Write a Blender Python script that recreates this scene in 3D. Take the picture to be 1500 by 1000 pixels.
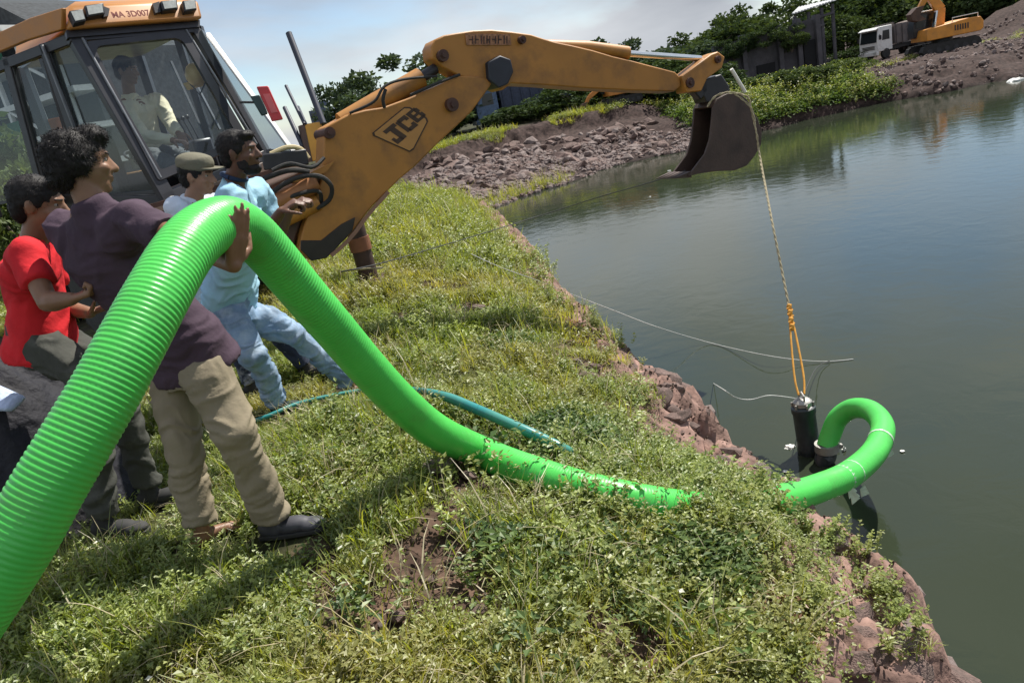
import bpy, bmesh, math, random
import numpy as np
from mathutils import Vector, Matrix, noise as mnoise
for o in list(bpy.data.objects): bpy.data.objects.remove(o)
SC = bpy.context.scene
COL = SC.collection
rad = math.radians
# ------------------------------------------------------------ camera
CAM_Z = 1.5; PITCH = rad(17.7); ROLL = rad(12.0); FPX = 1083.0
cd = bpy.data.cameras.new('camera'); cam = bpy.data.objects.new('camera', cd); COL.objects.link(cam)
cd.sensor_width = 36; cd.lens = FPX/1500*36; cd.clip_start = .05; cd.clip_end = 3000
R0 = Vector((1,0,0)); F0 = Vector((0, math.cos(PITCH), -math.sin(PITCH))); U0 = Vector((0, math.sin(PITCH), math.cos(PITCH)))
cr, sr = math.cos(ROLL), math.sin(ROLL)
XI = R0*cr - U0*sr; YI = R0*sr + U0*cr
m = Matrix.Identity(4)
for i in range(3): m[i][0] = XI[i]; m[i][1] = YI[i]; m[i][2] = -F0[i]
m[0][3], m[1][3], m[2][3] = 0, 0, CAM_Z
cam.matrix_world = m; SC.camera = cam
EYE = Vector((0,0,CAM_Z))
def ray(px, py): return XI*(px-750) - YI*(py-500) + F0*FPX
def P(px, py, y):
    r = ray(px, py); return EYE + r*(y/r.y)
def PR(px, py, d):
    r = ray(px, py); return EYE + r*(d/r.length)
def G(px, py, z):
    r = ray(px, py); return EYE + r*((z-CAM_Z)/r.z)
def PP(px, py, p0, n):
    r = ray(px, py); return EYE + r*((p0-EYE).dot(n)/r.dot(n))
# ------------------------------------------------------------ sky and sun
SUN_DIR = Vector((0.60, 0.52, 1.12)).normalized()
el = math.asin(SUN_DIR.z); az = math.atan2(SUN_DIR.x, SUN_DIR.y)
W = bpy.data.worlds.new("World"); SC.world = W; W.use_nodes = True
nt = W.node_tree; nt.nodes.clear()
def N(t, typ, **kw):
    n = t.nodes.new(typ)
    for k, v in kw.items(): setattr(n, k, v)
    return n
sky = N(nt, 'ShaderNodeTexSky', sky_type='NISHITA', sun_disc=False, sun_elevation=el, sun_rotation=az)
sky.air_density = 1.0; sky.dust_density = .15; sky.ozone_density = 2.5
bgs = N(nt, 'ShaderNodeBackground'); bgs.inputs[1].default_value = 0.09
nt.links.new(sky.outputs[0], bgs.inputs[0])
tc = N(nt, 'ShaderNodeTexCoord'); mp = N(nt, 'ShaderNodeMapping'); mp.inputs['Scale'].default_value = (1.0, 1.0, 3.2)
mp.inputs['Location'].default_value = (5.1, 8.4, 1.2)
nt.links.new(tc.outputs['Generated'], mp.inputs[0])
n1 = N(nt, 'ShaderNodeTexNoise'); n1.inputs['Scale'].default_value = 1.25; n1.inputs['Detail'].default_value = 7; n1.inputs['Roughness'].default_value = .52
n1.inputs['Distortion'].default_value = .35
n2 = N(nt, 'ShaderNodeTexNoise'); n2.inputs['Scale'].default_value = 2.2; n2.inputs['Detail'].default_value = 6
nt.links.new(mp.outputs[0], n1.inputs[0]); nt.links.new(mp.outputs[0], n2.inputs[0])
r1 = N(nt, 'ShaderNodeValToRGB'); r1.color_ramp.elements[0].position = .42; r1.color_ramp.elements[1].position = .55
nt.links.new(n1.outputs[0], r1.inputs[0])
r2 = N(nt, 'ShaderNodeValToRGB'); e = r2.color_ramp.elements
e[0].position = .30; e[0].color = (.33, .355, .40, 1); e[1].position = .66; e[1].color = (.69, .71, .735, 1)
nt.links.new(n2.outputs[0], r2.inputs[0])
bgc = N(nt, 'ShaderNodeBackground'); bgc.inputs[1].default_value = 0.80
nt.links.new(r2.outputs[0], bgc.inputs[0])
sx = N(nt, 'ShaderNodeSeparateXYZ'); nt.links.new(tc.outputs['Generated'], sx.inputs[0])
hzr = N(nt, 'ShaderNodeMapRange'); hzr.interpolation_type = 'SMOOTHSTEP'; hzr.inputs[1].default_value = .0; hzr.inputs[2].default_value = .045; hzr.inputs[3].default_value = 1; hzr.inputs[4].default_value = 0
nt.links.new(sx.outputs[2], hzr.inputs[0])
mxm = N(nt, 'ShaderNodeMath', operation='MAXIMUM'); nt.links.new(hzr.outputs[0], mxm.inputs[0]); nt.links.new(r1.outputs[0], mxm.inputs[1])
mx = N(nt, 'ShaderNodeMixShader'); nt.links.new(mxm.outputs[0], mx.inputs[0]); nt.links.new(bgs.outputs[0], mx.inputs[1]); nt.links.new(bgc.outputs[0], mx.inputs[2])
wo = N(nt, 'ShaderNodeOutputWorld'); nt.links.new(mx.outputs[0], wo.inputs[0])
sd = bpy.data.lights.new('sun', 'SUN'); sd.energy = 4.9; sd.angle = rad(.6); sd.color = (1, .95, .86)
sun = bpy.data.objects.new('sun', sd); COL.objects.link(sun); sun.rotation_euler = SUN_DIR.to_track_quat('Z', 'Y').to_euler(); sun.location = (0,0,30)
vs = SC.view_settings; vs.view_transform = 'Standard'; vs.look = 'None'; vs.exposure = .62; vs.gamma = 1; vs.use_curve_mapping = False
SC.cycles.max_bounces = 6; SC.cycles.diffuse_bounces = 3; SC.cycles.transparent_max_bounces = 12
SC.cycles.transmission_bounces = 6; SC.cycles.caustics_reflective = False; SC.cycles.caustics_refractive = False
# ------------------------------------------------------------ materials
MATS = {}
def mat(name, col, rough=.6, metal=0, var=.15, scale=8, bump=0, bscale=40, dirt_or_sun=None, dscale=3, damt=.5, dpos=.5, coat=0, spec=.5, trans=0, attr=None, transl=0):
    if name in MATS: return MATS[name]
    M = bpy.data.materials.new(name); M.use_nodes = True; t = M.node_tree; b = t.nodes['Principled BSDF']
    b.inputs['Roughness'].default_value = rough; b.inputs['Metallic'].default_value = metal
    b.inputs['Specular IOR Level'].default_value = spec
    b.inputs['Coat Weight'].default_value = coat
    L = t.links.new
    tcn = N(t, 'ShaderNodeTexCoord'); ns = N(t, 'ShaderNodeTexNoise'); ns.inputs['Scale'].default_value = scale; ns.inputs['Detail'].default_value = 6
    L(tcn.outputs['Object'], ns.inputs[0])
    mr = N(t, 'ShaderNodeMapRange'); mr.inputs[1].default_value = .3; mr.inputs[2].default_value = .7; mr.inputs[3].default_value = 1-var; mr.inputs[4].default_value = 1+var
    L(ns.outputs[0], mr.inputs[0])
    vm = N(t, 'ShaderNodeVectorMath', operation='SCALE'); L(mr.outputs[0], vm.inputs['Scale'])
    if attr:
        at = N(t, 'ShaderNodeAttribute', attribute_name=attr); L(at.outputs['Color'], vm.inputs[0])
    else: vm.inputs[0].default_value = col[:3]
    src = vm.outputs[0]
    if dirt_or_sun:
        nd = N(t, 'ShaderNodeTexNoise'); nd.inputs['Scale'].default_value = dscale; nd.inputs['Detail'].default_value = 8; nd.inputs['Roughness'].default_value = .65
        L(tcn.outputs['Object'], nd.inputs[0])
        rp = N(t, 'ShaderNodeMapRange'); rp.inputs[1].default_value = dpos-.06; rp.inputs[2].default_value = dpos+.12; rp.inputs[3].default_value = 0; rp.inputs[4].default_value = damt
        L(nd.outputs[0], rp.inputs[0])
        mxc = N(t, 'ShaderNodeMix', data_type='RGBA'); L(rp.outputs[0], mxc.inputs[0]); L(src, mxc.inputs[6]); mxc.inputs[7].default_value = (*dirt_or_sun, 1)
        src = mxc.outputs[2]
    L(src, b.inputs['Base Color'])
    if bump:
        nb = N(t, 'ShaderNodeTexNoise'); nb.inputs['Scale'].default_value = bscale; nb.inputs['Detail'].default_value = 5
        L(tcn.outputs['Object'], nb.inputs[0])
        bp = N(t, 'ShaderNodeBump'); bp.inputs['Strength'].default_value = min(1, bump); bp.inputs['Distance'].default_value = .4/bscale
        L(nb.outputs[0], bp.inputs['Height']); L(bp.outputs[0], b.inputs['Normal'])
    if trans: b.inputs['Transmission Weight'].default_value = trans
    MATS[name] = M
    return M
def glass(name, tint=(.75,.8,.82), rough=.02, alpha=.22, spec=.5):
    M = bpy.data.materials.new(name); M.use_nodes = True; t = M.node_tree; t.nodes.clear(); L = t.links.new
    tr = N(t, 'ShaderNodeBsdfTransparent'); tr.inputs[0].default_value = (*tint, 1)
    g = N(t, 'ShaderNodeBsdfGlossy'); g.inputs['Roughness'].default_value = rough
    df = N(t, 'ShaderNodeBsdfDiffuse'); df.inputs[0].default_value = (.25,.27,.27,1)
    fr = N(t, 'ShaderNodeFresnel'); fr.inputs[0].default_value = 1.5
    a = N(t, 'ShaderNodeMixShader'); a.inputs[0].default_value = alpha; L(tr.outputs[0], a.inputs[1]); L(df.outputs[0], a.inputs[2])
    ge = N(t, 'ShaderNodeNewGeometry'); iv = N(t, 'ShaderNodeMath', operation='SUBTRACT'); iv.inputs[0].default_value = 1; L(ge.outputs['Backfacing'], iv.inputs[1])
    fm = N(t, 'ShaderNodeMath', operation='MULTIPLY'); L(fr.outputs[0], fm.inputs[0]); L(iv.outputs[0], fm.inputs[1])
    b = N(t, 'ShaderNodeMixShader'); L(fm.outputs[0], b.inputs[0]); L(a.outputs[0], b.inputs[1]); L(g.outputs[0], b.inputs[2])
    o = N(t, 'ShaderNodeOutputMaterial'); L(b.outputs[0], o.inputs[0])
    return M
# ------------------------------------------------------------ builders
ORG = {}
def V(*a): return Vector(a)
def frame(d, up=V(0,0,1)):
    d = d.normalized()
    if abs(d.dot(up)) > .98: up = V(1,0,0) if abs(d.x) < .9 else V(0,1,0)
    s = d.cross(up).normalized(); return s, s.cross(d).normalized()
class MB:
    def __init__(s): s.v = []; s.f = []
    def add(s, v, f):
        n = len(s.v); s.v += [Vector(p) for p in v]; s.f += [tuple(i+n for i in q) for q in f]; return s
    def box(s, c, sz, ax=None):
        c = Vector(c); X, Y, Z = ax if ax else (V(1,0,0), V(0,1,0), V(0,0,1)); a, b, d = sz[0]/2, sz[1]/2, sz[2]/2
        v = [c+X*i*a+Y*j*b+Z*k*d for i in (-1,1) for j in (-1,1) for k in (-1,1)]
        return s.add(v, [(0,1,3,2),(4,6,7,5),(0,4,5,1),(2,3,7,6),(0,2,6,4),(1,5,7,3)])
    def beam(s, p, q, w, h=None, up=V(0,0,1)):
        h = h or w; p, q = Vector(p), Vector(q); d = q-p; a, b = frame(d, up)
        return s.box((p+q)/2, (d.length, w, h), (d.normalized(), a, b))
    def prism(s, pts, ext, off=None):
        pts = [Vector(p) for p in pts]; off = off or V(0,0,0); n = len(pts)
        v = [p+off for p in pts]+[p+off+ext for p in pts]
        return s.add(v, [tuple(range(n)), tuple(range(2*n-1, n-1, -1))]+[(i, i+n, (i+1)%n+n, (i+1)%n) for i in range(n)])
    def tube(s, pts, r, n=12, side=None, cap=True, rb=None):
        pts = [Vector(p) for p in pts]; k = len(pts); rs = r if isinstance(r, (list, tuple)) else [r]*k
        rbs = rs if rb is None else (rb if isinstance(rb, (list, tuple)) else [rb]*k)
        v = []; a = None
        for i, p in enumerate(pts):
            d = (pts[min(i+1, k-1)]-pts[max(i-1, 0)]).normalized()
            if side is not None: a = (side-d*side.dot(d)).normalized()
            elif a is None: a, _ = frame(d)
            else:
                a = a-d*a.dot(d); a = a.normalized() if a.length > 1e-6 else frame(d)[0]
            b = a.cross(d).normalized()
            for j in range(n):
                t = 2*math.pi*j/n; v.append(p+a*(rs[i]*math.cos(t))+b*(rbs[i]*math.sin(t)))
        f = [(i*n+j, i*n+(j+1)%n, (i+1)*n+(j+1)%n, (i+1)*n+j) for i in range(k-1) for j in range(n)]
        if cap: f += [tuple(range(n-1, -1, -1)), tuple(range((k-1)*n, k*n))]
        return s.add(v, f)
    def cap(s, p, q, r0, r1, n=14, side=None, fl=1.0):
        p, q = Vector(p), Vector(q); d = (q-p); L_ = d.length; d = d.normalized() if L_ > 1e-6 else V(0,0,1)
        pts, rr = [], []
        for a in (1.0, .92, .7, .4): pts.append(p-d*r0*a); rr.append(r0*math.sqrt(max(1-a*a, .003)))
        for k in range(4): t = k/3; pts.append(p.lerp(q, t)); rr.append(r0+(r1-r0)*t)
        for a in (.4, .7, .92, 1.0): pts.append(q+d*r1*a); rr.append(r1*math.sqrt(max(1-a*a, .003)))
        return s.tube(pts, rr, n, side, True, [x*fl for x in rr])
    def ball(s, c, r, n=16, ax=None):
        c = Vector(c); r = r if isinstance(r, (list, tuple)) else (r, r, r); X, Y, Z = ax if ax else (V(1,0,0), V(0,1,0), V(0,0,1))
        v = [c+Z*r[2]]; k = n//2
        for i in range(1, k):
            p = math.pi*i/k
            for j in range(n):
                t = 2*math.pi*j/n; v.append(c+X*(r[0]*math.sin(p)*math.cos(t))+Y*(r[1]*math.sin(p)*math.sin(t))+Z*(r[2]*math.cos(p)))
        v.append(c-Z*r[2]); f = [(0, 1+j, 1+(j+1)%n) for j in range(n)]
        f += [(1+(i)*n+j, 1+(i+1)*n+j, 1+(i+1)*n+(j+1)%n, 1+i*n+(j+1)%n) for i in range(k-2) for j in range(n)]
        f += [(len(v)-1, 1+(k-2)*n+(j+1)%n, 1+(k-2)*n+j) for j in range(n)]
        return s.add(v, f)
    def cyl(s, p, q, r, n=20, r2=None): return s.tube([p, q], [r, r if r2 is None else r2], n)
    def lathe(s, c, ax, prof, n=24):
        c = Vector(c); ax = ax.normalized(); a, b = frame(ax)
        v = [c+ax*h+a*(r*math.cos(2*math.pi*j/n))+b*(r*math.sin(2*math.pi*j/n)) for r, h in prof for j in range(n)]
        k = len(prof); f = [(i*n+j, i*n+(j+1)%n, (i+1)*n+(j+1)%n, (i+1)*n+j) for i in range(k-1) for j in range(n)]
        f += [tuple(range(n)), tuple(range((k-1)*n, k*n))]
        return s.add(v, f)
    def build(s, name, mt, parent=None, smooth=False, bevel=0, base=None, fixn=True):
        if parent is not None: org = ORG[parent.name]
        else: org = Vector(base) if base is not None else V(*(sum(p[i] for p in s.v)/len(s.v) for i in range(2)), min(p.z for p in s.v))
        me = bpy.data.meshes.new(name); me.from_pydata([p-org for p in s.v], [], s.f)
        if fixn:
            bm = bmesh.new(); bm.from_mesh(me); bmesh.ops.recalc_face_normals(bm, faces=bm.faces); bm.to_mesh(me); bm.free()
        o = bpy.data.objects.new(name, me); COL.objects.link(o)
        for x in (mt if isinstance(mt, list) else [mt]): me.materials.append(x)
        if parent is not None: o.parent = parent
        else: o.location = org
        ORG[o.name] = org
        if smooth:
            me.shade_smooth()
            if smooth != 'all':
                try: me.set_sharp_from_angle(angle=rad(38))
                except Exception: pass
        if bevel:
            b = o.modifiers.new('bevel', 'BEVEL'); b.width = bevel; b.segments = 2; b.limit_method = 'ANGLE'; b.angle_limit = rad(40)
            me.shade_smooth()
            try: me.set_sharp_from_angle(angle=rad(50))
            except Exception: pass
        return o
def tag(o, label=None, cat=None, group=None, kind=None):
    if label: o['label'] = label
    if cat: o['category'] = cat
    if group: o['group'] = group
    if kind: o['kind'] = kind
    return o
def thing(name, label, cat, loc, group=None):
    o = bpy.data.objects.new(name, None); COL.objects.link(o); o.location = loc; o.empty_display_size = .1
    ORG[o.name] = Vector(loc); return tag(o, label, cat, group)
def rehome(o, objs):
    pass
def copy_tree(o, parent=None):
    c = o.copy(); COL.objects.link(c)
    if parent is not None: c.parent = parent
    for ch in list(o.children): copy_tree(ch, c)
    return c
def npmesh(name, v, f, mt, parent=None, smooth=False, loc=None):
    me = bpy.data.meshes.new(name); v = np.asarray(v, dtype=np.float32); f = np.asarray(f, dtype=np.int32); k = f.shape[1]
    me.vertices.add(len(v)); me.vertices.foreach_set('co', v.ravel()); me.loops.add(f.size); me.loops.foreach_set('vertex_index', f.ravel())
    me.polygons.add(len(f)); me.polygons.foreach_set('loop_start', np.arange(len(f), dtype=np.int32)*k); me.polygons.foreach_set('loop_total', np.full(len(f), k, dtype=np.int32))
    me.update(); me.validate()
    if smooth: me.shade_smooth()
    for x in (mt if isinstance(mt, list) else [mt]): me.materials.append(x)
    o = bpy.data.objects.new(name, me); COL.objects.link(o)
    if parent is not None: o.parent = parent
    if loc is not None: o.location = loc
    return o
# numpy noise
def _h(i, j, k=0, s=0):
    n = (i*374761393 + j*668265263 + k*2147483647 + s*1274126177) & 0xffffffff
    n = ((n ^ (n >> 13))*1274126177) & 0xffffffff; n = n ^ (n >> 16)
    return (n & 0xffff)/65535.0
def vnoise(x, y, s=0):
    x = np.asarray(x, float); y = np.asarray(y, float); i = np.floor(x).astype(np.int64); j = np.floor(y).astype(np.int64); u = x-i; v = y-j
    u = u*u*(3-2*u); v = v*v*(3-2*v)
    return (_h(i,j,0,s)*(1-u)+_h(i+1,j,0,s)*u)*(1-v)+(_h(i,j+1,0,s)*(1-u)+_h(i+1,j+1,0,s)*u)*v
def fbm(x, y, o=4, s=0, g=.5):
    a = 1; r = 0; t = 0
    for k in range(o):
        r = r+a*vnoise(x*2**k+17.3*k, y*2**k-9.1*k, s+k); t += a; a *= g
    return r/t
def sstep(a, b, x):
    t = np.clip((np.asarray(x, float)-a)/(b-a), 0, 1); return t*t*(3-2*t)
# ------------------------------------------------------------ the ground: near bank, pond bed, far banks
WZ = -1.7
near_px = [(1500,1130,-.8),(1440,1000,-.82),(1402,915,-.85),(1366,850,-.85),(1340,795,-.88),(1290,762,-.9),(1225,738,-.92),(1150,690,-.92),(1100,640,-.9),(1062,590,-.9),(1015,540,-.9),(930,498,-.9),(870,457,-1.0),(800,392,-1.2),(755,350,-1.4),(700,314,-1.65)]
far_px = [(760,290),(840,266),(900,243),(1000,222),(1100,197),(1200,172),(1300,150),(1400,133),(1500,112),(1600,80)]
shore = [(2.2,-8.0),(1.75,-1.0)]
for a, b, z in near_px:
    q = G(a, b, z); shore.append((q.x+.10, q.y))
for a, b in far_px:
    q = G(a, b, WZ); shore.append((q.x, q.y))
shore += [(60,30),(60,-8)]
SH = np.array(shore)
def pond_d(x, y):
    """signed distance to the shoreline: > 0 on land"""
    x = np.asarray(x, float); y = np.asarray(y, float); d = np.full(x.shape, 1e9); ins = np.zeros(x.shape, bool)
    n = len(SH)
    for i in range(n):
        ax, ay = SH[i]; bx, by = SH[(i+1) % n]; ex, ey = bx-ax, by-ay
        t = np.clip(((x-ax)*ex+(y-ay)*ey)/(ex*ex+ey*ey), 0, 1)
        d = np.minimum(d, np.hypot(x-ax-t*ex, y-ay-t*ey))
        c = ((ay > y) != (by > y)); xi = ax+(y-ay)*ex/(ey if abs(ey) > 1e-9 else 1e-9)
        ins ^= c & (x < xi)
    return np.where(ins, -d, d)
T_near = ([0,.03,.14,.35,.8,1.5,2.3,3.2],[0,.28,.66,.86,1.05,1.35,1.58,1.70])
T_ramp = ([0,1,3,5,6.2,7,9],[0,.12,.55,1.05,1.25,1.9,1.95])
T_bush = ([0,.5,2,3.5,6],[0,.35,.9,1.15,1.15])
T_farR = ([0,.4,1.6,3,6],[0,.25,.8,1.0,.9])
def height(x, y, fine=True):
    x = np.asarray(x, float); y = np.asarray(y, float)
    d = pond_d(x, y)
    wob = (fbm(x*1.7, y*1.7, 4, 5)-.5)*.22
    dn = d + np.where(y < 20, wob, wob*4)*sstep(0, .3, np.abs(d)+.15)
    near = np.interp(dn, *T_near); ramp = np.interp(dn, *T_ramp); bush = np.interp(dn, *T_bush); fr = np.interp(dn, *T_farR)
    wfar = sstep(19.5, 22.5, y+.25*np.minimum(x, 0)*0)
    wr = sstep(7.5, 11, x); wrr = sstep(16, 19, x)
    far = ramp*(1-wr)+(bush*(1-wrr)+fr*wrr)*wr
    far = np.where(d > 6, far+.1*sstep(6, 40, d)*0, far)
    h = near*(1-wfar)+far*wfar
    # soil mound right at the back, bank crest beyond the left group
    h = h + 1.7*np.exp(-(((x-38.5)/4.2)**2+((y-51)/4)**2))*(.6+.8*fbm(x*.9, y*.9, 4, 9))
    h = h + 1.3*np.exp(-(((x-44)/5)**2+((y-46)/4)**2))*(.6+.8*fbm(x*.9, y*.9, 4, 10))
    z = WZ + h
    under = WZ - .25 - np.clip(-d*.9, 0, 1.6)
    z = np.where(dn < 0, np.maximum(under, WZ+dn*2.4), z)
    land = sstep(0, .1, dn)
    amp = (.06*(fbm(x*1.3, y*1.3, 3, 2)-.5) + .05*(fbm(x*5, y*5, 3, 3)-.5))
    rk = np.exp(-((dn-.3)/.45)**2)*(1-wfar)
    a1 = np.abs(fbm(x*3.2+y, y*3.2-x*.4, 4, 21)-.5)*2
    amp = amp + rk*((a1-.35)*.40 + .12*(vnoise(x*9, y*9, 8)-.5) + .09*(np.abs(vnoise(x*5+y*3, y*6, 18)-.5)-.25))
    rub = np.exp(-((d-3)/3)**2)*wfar
    amp = amp + wfar*sstep(15,19,x)*(.45*(fbm(x*1.3, y*1.3, 4, 37)-.5)+.25*(np.abs(fbm(x*2.5,y*2.5,3,38)-.5)-.2))*sstep(.3,1.5,d)
    amp = amp + rub*(.35*(fbm(x*.9, y*.9, 4, 31)-.5)) + sstep(3, 8, d)*wfar*.25*(fbm(x*.35, y*.35, 4, 33)-.5)
    # small hollows and humps of the grassy top
    amp = amp + .10*(fbm(x*.9+4, y*.9, 2, 12)-.5)*sstep(.8, 2, dn)*(1-wfar)
    return z+amp*land
def hz(x, y): return float(height(np.array([x]), np.array([y]))[0])
def on_ground(px, py, lift=0.0):
    r = ray(px, py); ts = np.concatenate([np.linspace(.6, 14, 700), np.linspace(14, 90, 900)])/r.y
    X = r.x*ts; Y = r.y*ts; Z = EYE.z+r.z*ts; H = height(X, Y)+lift
    k = np.argmax(Z < H)
    if k == 0: k = len(ts)-1
    a, b = Z[k-1]-H[k-1], Z[k]-H[k]; t = ts[k-1]+(ts[k]-ts[k-1])*a/(a-b+1e-12)
    q = EYE+r*float(t); return Vector((q.x, q.y, hz(q.x, q.y)+lift))
# bare spots seen in the grass (picture of the bank), each with a radius on the ground
bare = [(620,828,.20),(560,905,.20),(702,888,.16),(660,850,.1),(930,945,.16),(690,455,.28),(650,420,.34),(850,540,.30),(690,690,.20),(885,560,.2),(600,400,.3),(1000,600,.16),(760,470,.2),(820,520,.16),(1010,900,.08),(540,420,.3),(730,500,.22),(600,470,.2),(470,830,.14),(760,900,.12),(650,760,.1),(1100,850,.1)]
bare = [(on_ground(a,b), r*1.5) for a, b, r in bare]
def dens(X, Y, lst):
    r = np.zeros(X.shape)
    for p, R in lst: r = np.maximum(r, 1-sstep(.55*R, 1.15*R, np.hypot(X-p.x, Y-p.y)+R*.9*(fbm(X*7, Y*7, 2, 51)-.5)))
    return r
xs = np.concatenate([np.linspace(-500,-60,14), np.linspace(-55,-12,30), np.linspace(-11.5,-4.2,30), np.arange(-4,3.3,.045), np.arange(3.3,12,.14), np.arange(12,34,.25), np.linspace(35,80,40), np.linspace(90,600,14)])
ys = np.concatenate([np.linspace(-60,-4,20), np.linspace(-3,.4,24), np.arange(.5,9,.045), np.arange(9,20,.10), np.arange(20,36,.12), np.linspace(36.2,60,70), np.linspace(62,120,30), np.linspace(130,900,16)])
GX, GY = np.meshgrid(xs, ys); GZ = height(GX, GY); GZ = GZ+dens(GX, GY, bare)*((fbm(GX*14, GY*14, 3, 77)-.5)*.05-.02)
nx, ny = len(xs), len(ys); idx = np.arange(nx*ny).reshape(ny, nx)
faces = np.stack([idx[:-1,:-1], idx[:-1,1:], idx[1:,1:], idx[1:,:-1]], -1).reshape(-1, 4)
# soil colours by what lies there: brown soil, grey-pink rock at the edge, mud and rubble far off
dd = pond_d(GX, GY); wf = sstep(19.5, 22.5, GY)
soil = np.array([.036,.028,.019]); rock = np.array([.205,.130,.108]); mud = np.array([.050,.033,.029]); grn = np.array([.046,.050,.020])
edge = (1-wf)*(1-sstep(.6, 1.15, dd+.5*(fbm(GX*2.2, GY*2.2, 3, 41)-.5)))
gmix = sstep(.42, .6, fbm(GX*1.5, GY*1.5, 4, 44))
C = soil[None,None]*(1-gmix[...,None])+grn[None,None]*gmix[...,None]
C = C*(1-edge[...,None])+rock[None,None]*edge[...,None]
C = C*(1-wf[...,None])+mud[None,None]*wf[...,None]
g2 = wf*sstep(7.5, 9, dd)*(1-sstep(13, 17, GX))*.9; C = C*(1-g2[...,None])+(grn*.8)[None,None]*g2[...,None]
bk_ = dens(GX, GY, bare)*(1-edge); C = C*(1-bk_[...,None])+np.array([.095,.060,.044])[None,None]*bk_[...,None]
wet = 1-.55*(1-sstep(WZ+.02, WZ+.16, GZ)); C = C*wet[...,None]
MG = mat('earth', (.1,.1,.1), rough=.95, var=.6, scale=7, bump=1, bscale=22, attr='soil_col', spec=.2)
MG.node_tree.nodes['Noise Texture'].inputs['Detail'].default_value = 10
ground = npmesh('ground', np.stack([GX, GY, GZ], -1).reshape(-1, 3), faces, MG, smooth=True)
ca = ground.data.color_attributes.new('soil_col', 'FLOAT_COLOR', 'POINT')
ca.data.foreach_set('color', np.concatenate([C.reshape(-1, 3), np.ones((nx*ny, 1))], 1).astype(np.float32).ravel())
tag(ground, 'grassy earth bank sloping to the pond and muddy far shore', kind='structure')
# ------------------------------------------------------------ water
MW = bpy.data.materials.new('pond_water'); MW.use_nodes = True; t = MW.node_tree; b = t.nodes['Principled BSDF']
b.inputs['Base Color'].default_value = (.028,.036,.022,1); b.inputs['Roughness'].default_value = .05; b.inputs['IOR'].default_value = 1.333
tcn = N(t, 'ShaderNodeTexCoord'); mpn = N(t, 'ShaderNodeMapping'); mpn.inputs['Scale'].default_value = (1, 1.0, 1)
t.links.new(tcn.outputs['Object'], mpn.inputs[0])
w1 = N(t, 'ShaderNodeTexNoise'); w1.inputs['Scale'].default_value = 2.6; w1.inputs['Detail'].default_value = 6; w1.inputs['Roughness'].default_value = .55; w1.inputs['Distortion'].default_value = .6
t.links.new(mpn.outputs[0], w1.inputs[0])
bp = N(t, 'ShaderNodeBump'); bp.inputs['Strength'].default_value = .24; bp.inputs['Distance'].default_value = .02
t.links.new(w1.outputs[0], bp.inputs['Height']); t.links.new(bp.outputs[0], b.inputs['Normal'])
water = npmesh('water', [(-6,-9,WZ),(61,-9,WZ),(61,34,WZ),(-6,34,WZ)], [(0,1,2,3)], MW)
tag(water, 'still grey-green pond water', kind='structure')
# ------------------------------------------------------------ plants
def leafmat(name, c1, c2, transl=.35, tint=None, rough=.5, gl_=.06):
    M = bpy.data.materials.new(name); M.use_nodes = True; t = M.node_tree; t.nodes.clear(); L = t.links.new
    geo = N(t, 'ShaderNodeNewGeometry'); oi = N(t, 'ShaderNodeObjectInfo')
    ad = N(t, 'ShaderNodeMath', operation='ADD'); L(geo.outputs['Random Per Island'], ad.inputs[0]); L(oi.outputs['Random'], ad.inputs[1])
    hf = N(t, 'ShaderNodeMath', operation='MULTIPLY'); hf.inputs[1].default_value = .5; L(ad.outputs[0], hf.inputs[0])
    rp = N(t, 'ShaderNodeValToRGB'); rp.color_ramp.elements[0].color = (*c1, 1); rp.color_ramp.elements[1].color = (*c2, 1)
    rp.color_ramp.elements[0].position = .2; rp.color_ramp.elements[1].position = .85
    L(hf.outputs[0], rp.inputs[0]); src = rp.outputs[0]
    if tint:
        at = N(t, 'ShaderNodeAttribute', attribute_name='tint', attribute_type='INSTANCER')
        m1 = N(t, 'ShaderNodeMix', data_type='RGBA'); L(at.outputs['Fac'], m1.inputs[0]); L(src, m1.inputs[6]); m1.inputs[7].default_value = (*tint, 1); src = m1.outputs[2]
    df = N(t, 'ShaderNodeBsdfDiffuse'); tl = N(t, 'ShaderNodeBsdfTranslucent'); gl = N(t, 'ShaderNodeBsdfGlossy'); gl.inputs['Roughness'].default_value = rough
    L(src, df.inputs[0])
    br = N(t, 'ShaderNodeMix', data_type='RGBA', blend_type='MULTIPLY'); br.inputs[0].default_value = 1; L(src, br.inputs[6]); br.inputs[7].default_value = (1.5,1.5,.6,1); L(br.outputs[2], tl.inputs[0])
    a = N(t, 'ShaderNodeMixShader'); a.inputs[0].default_value = transl; L(df.outputs[0], a.inputs[1]); L(tl.outputs[0], a.inputs[2])
    b = N(t, 'ShaderNodeMixShader'); b.inputs[0].default_value = gl_; L(a.outputs[0], b.inputs[1]); L(gl.outputs[0], b.inputs[2])
    o = N(t, 'ShaderNodeOutputMaterial'); L(b.outputs[0], o.inputs[0]); return M
rng = np.random.default_rng(7); RN = random.Random(11)
L_grass = leafmat('grass_leaf', (.11,.165,.028), (.31,.36,.062), .46, (.42,.38,.08))
L_weed = leafmat('weed_leaf', (.11,.165,.035), (.36,.42,.11), .35, (.25,.24,.07))
L_dark = leafmat('broad_leaf', (.045,.085,.028), (.12,.19,.055), .3, (.13,.18,.05), gl_=.03)
L_straw = leafmat('straw', (.30,.25,.14), (.42,.37,.24), .2)
L_flower = leafmat('petal', (.6,.6,.5), (.75,.75,.68), .2)
L_red = leafmat('russet_leaf', (.16,.07,.04), (.30,.15,.07), .3)
def rv(a, b): return RN.uniform(a, b)
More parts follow.
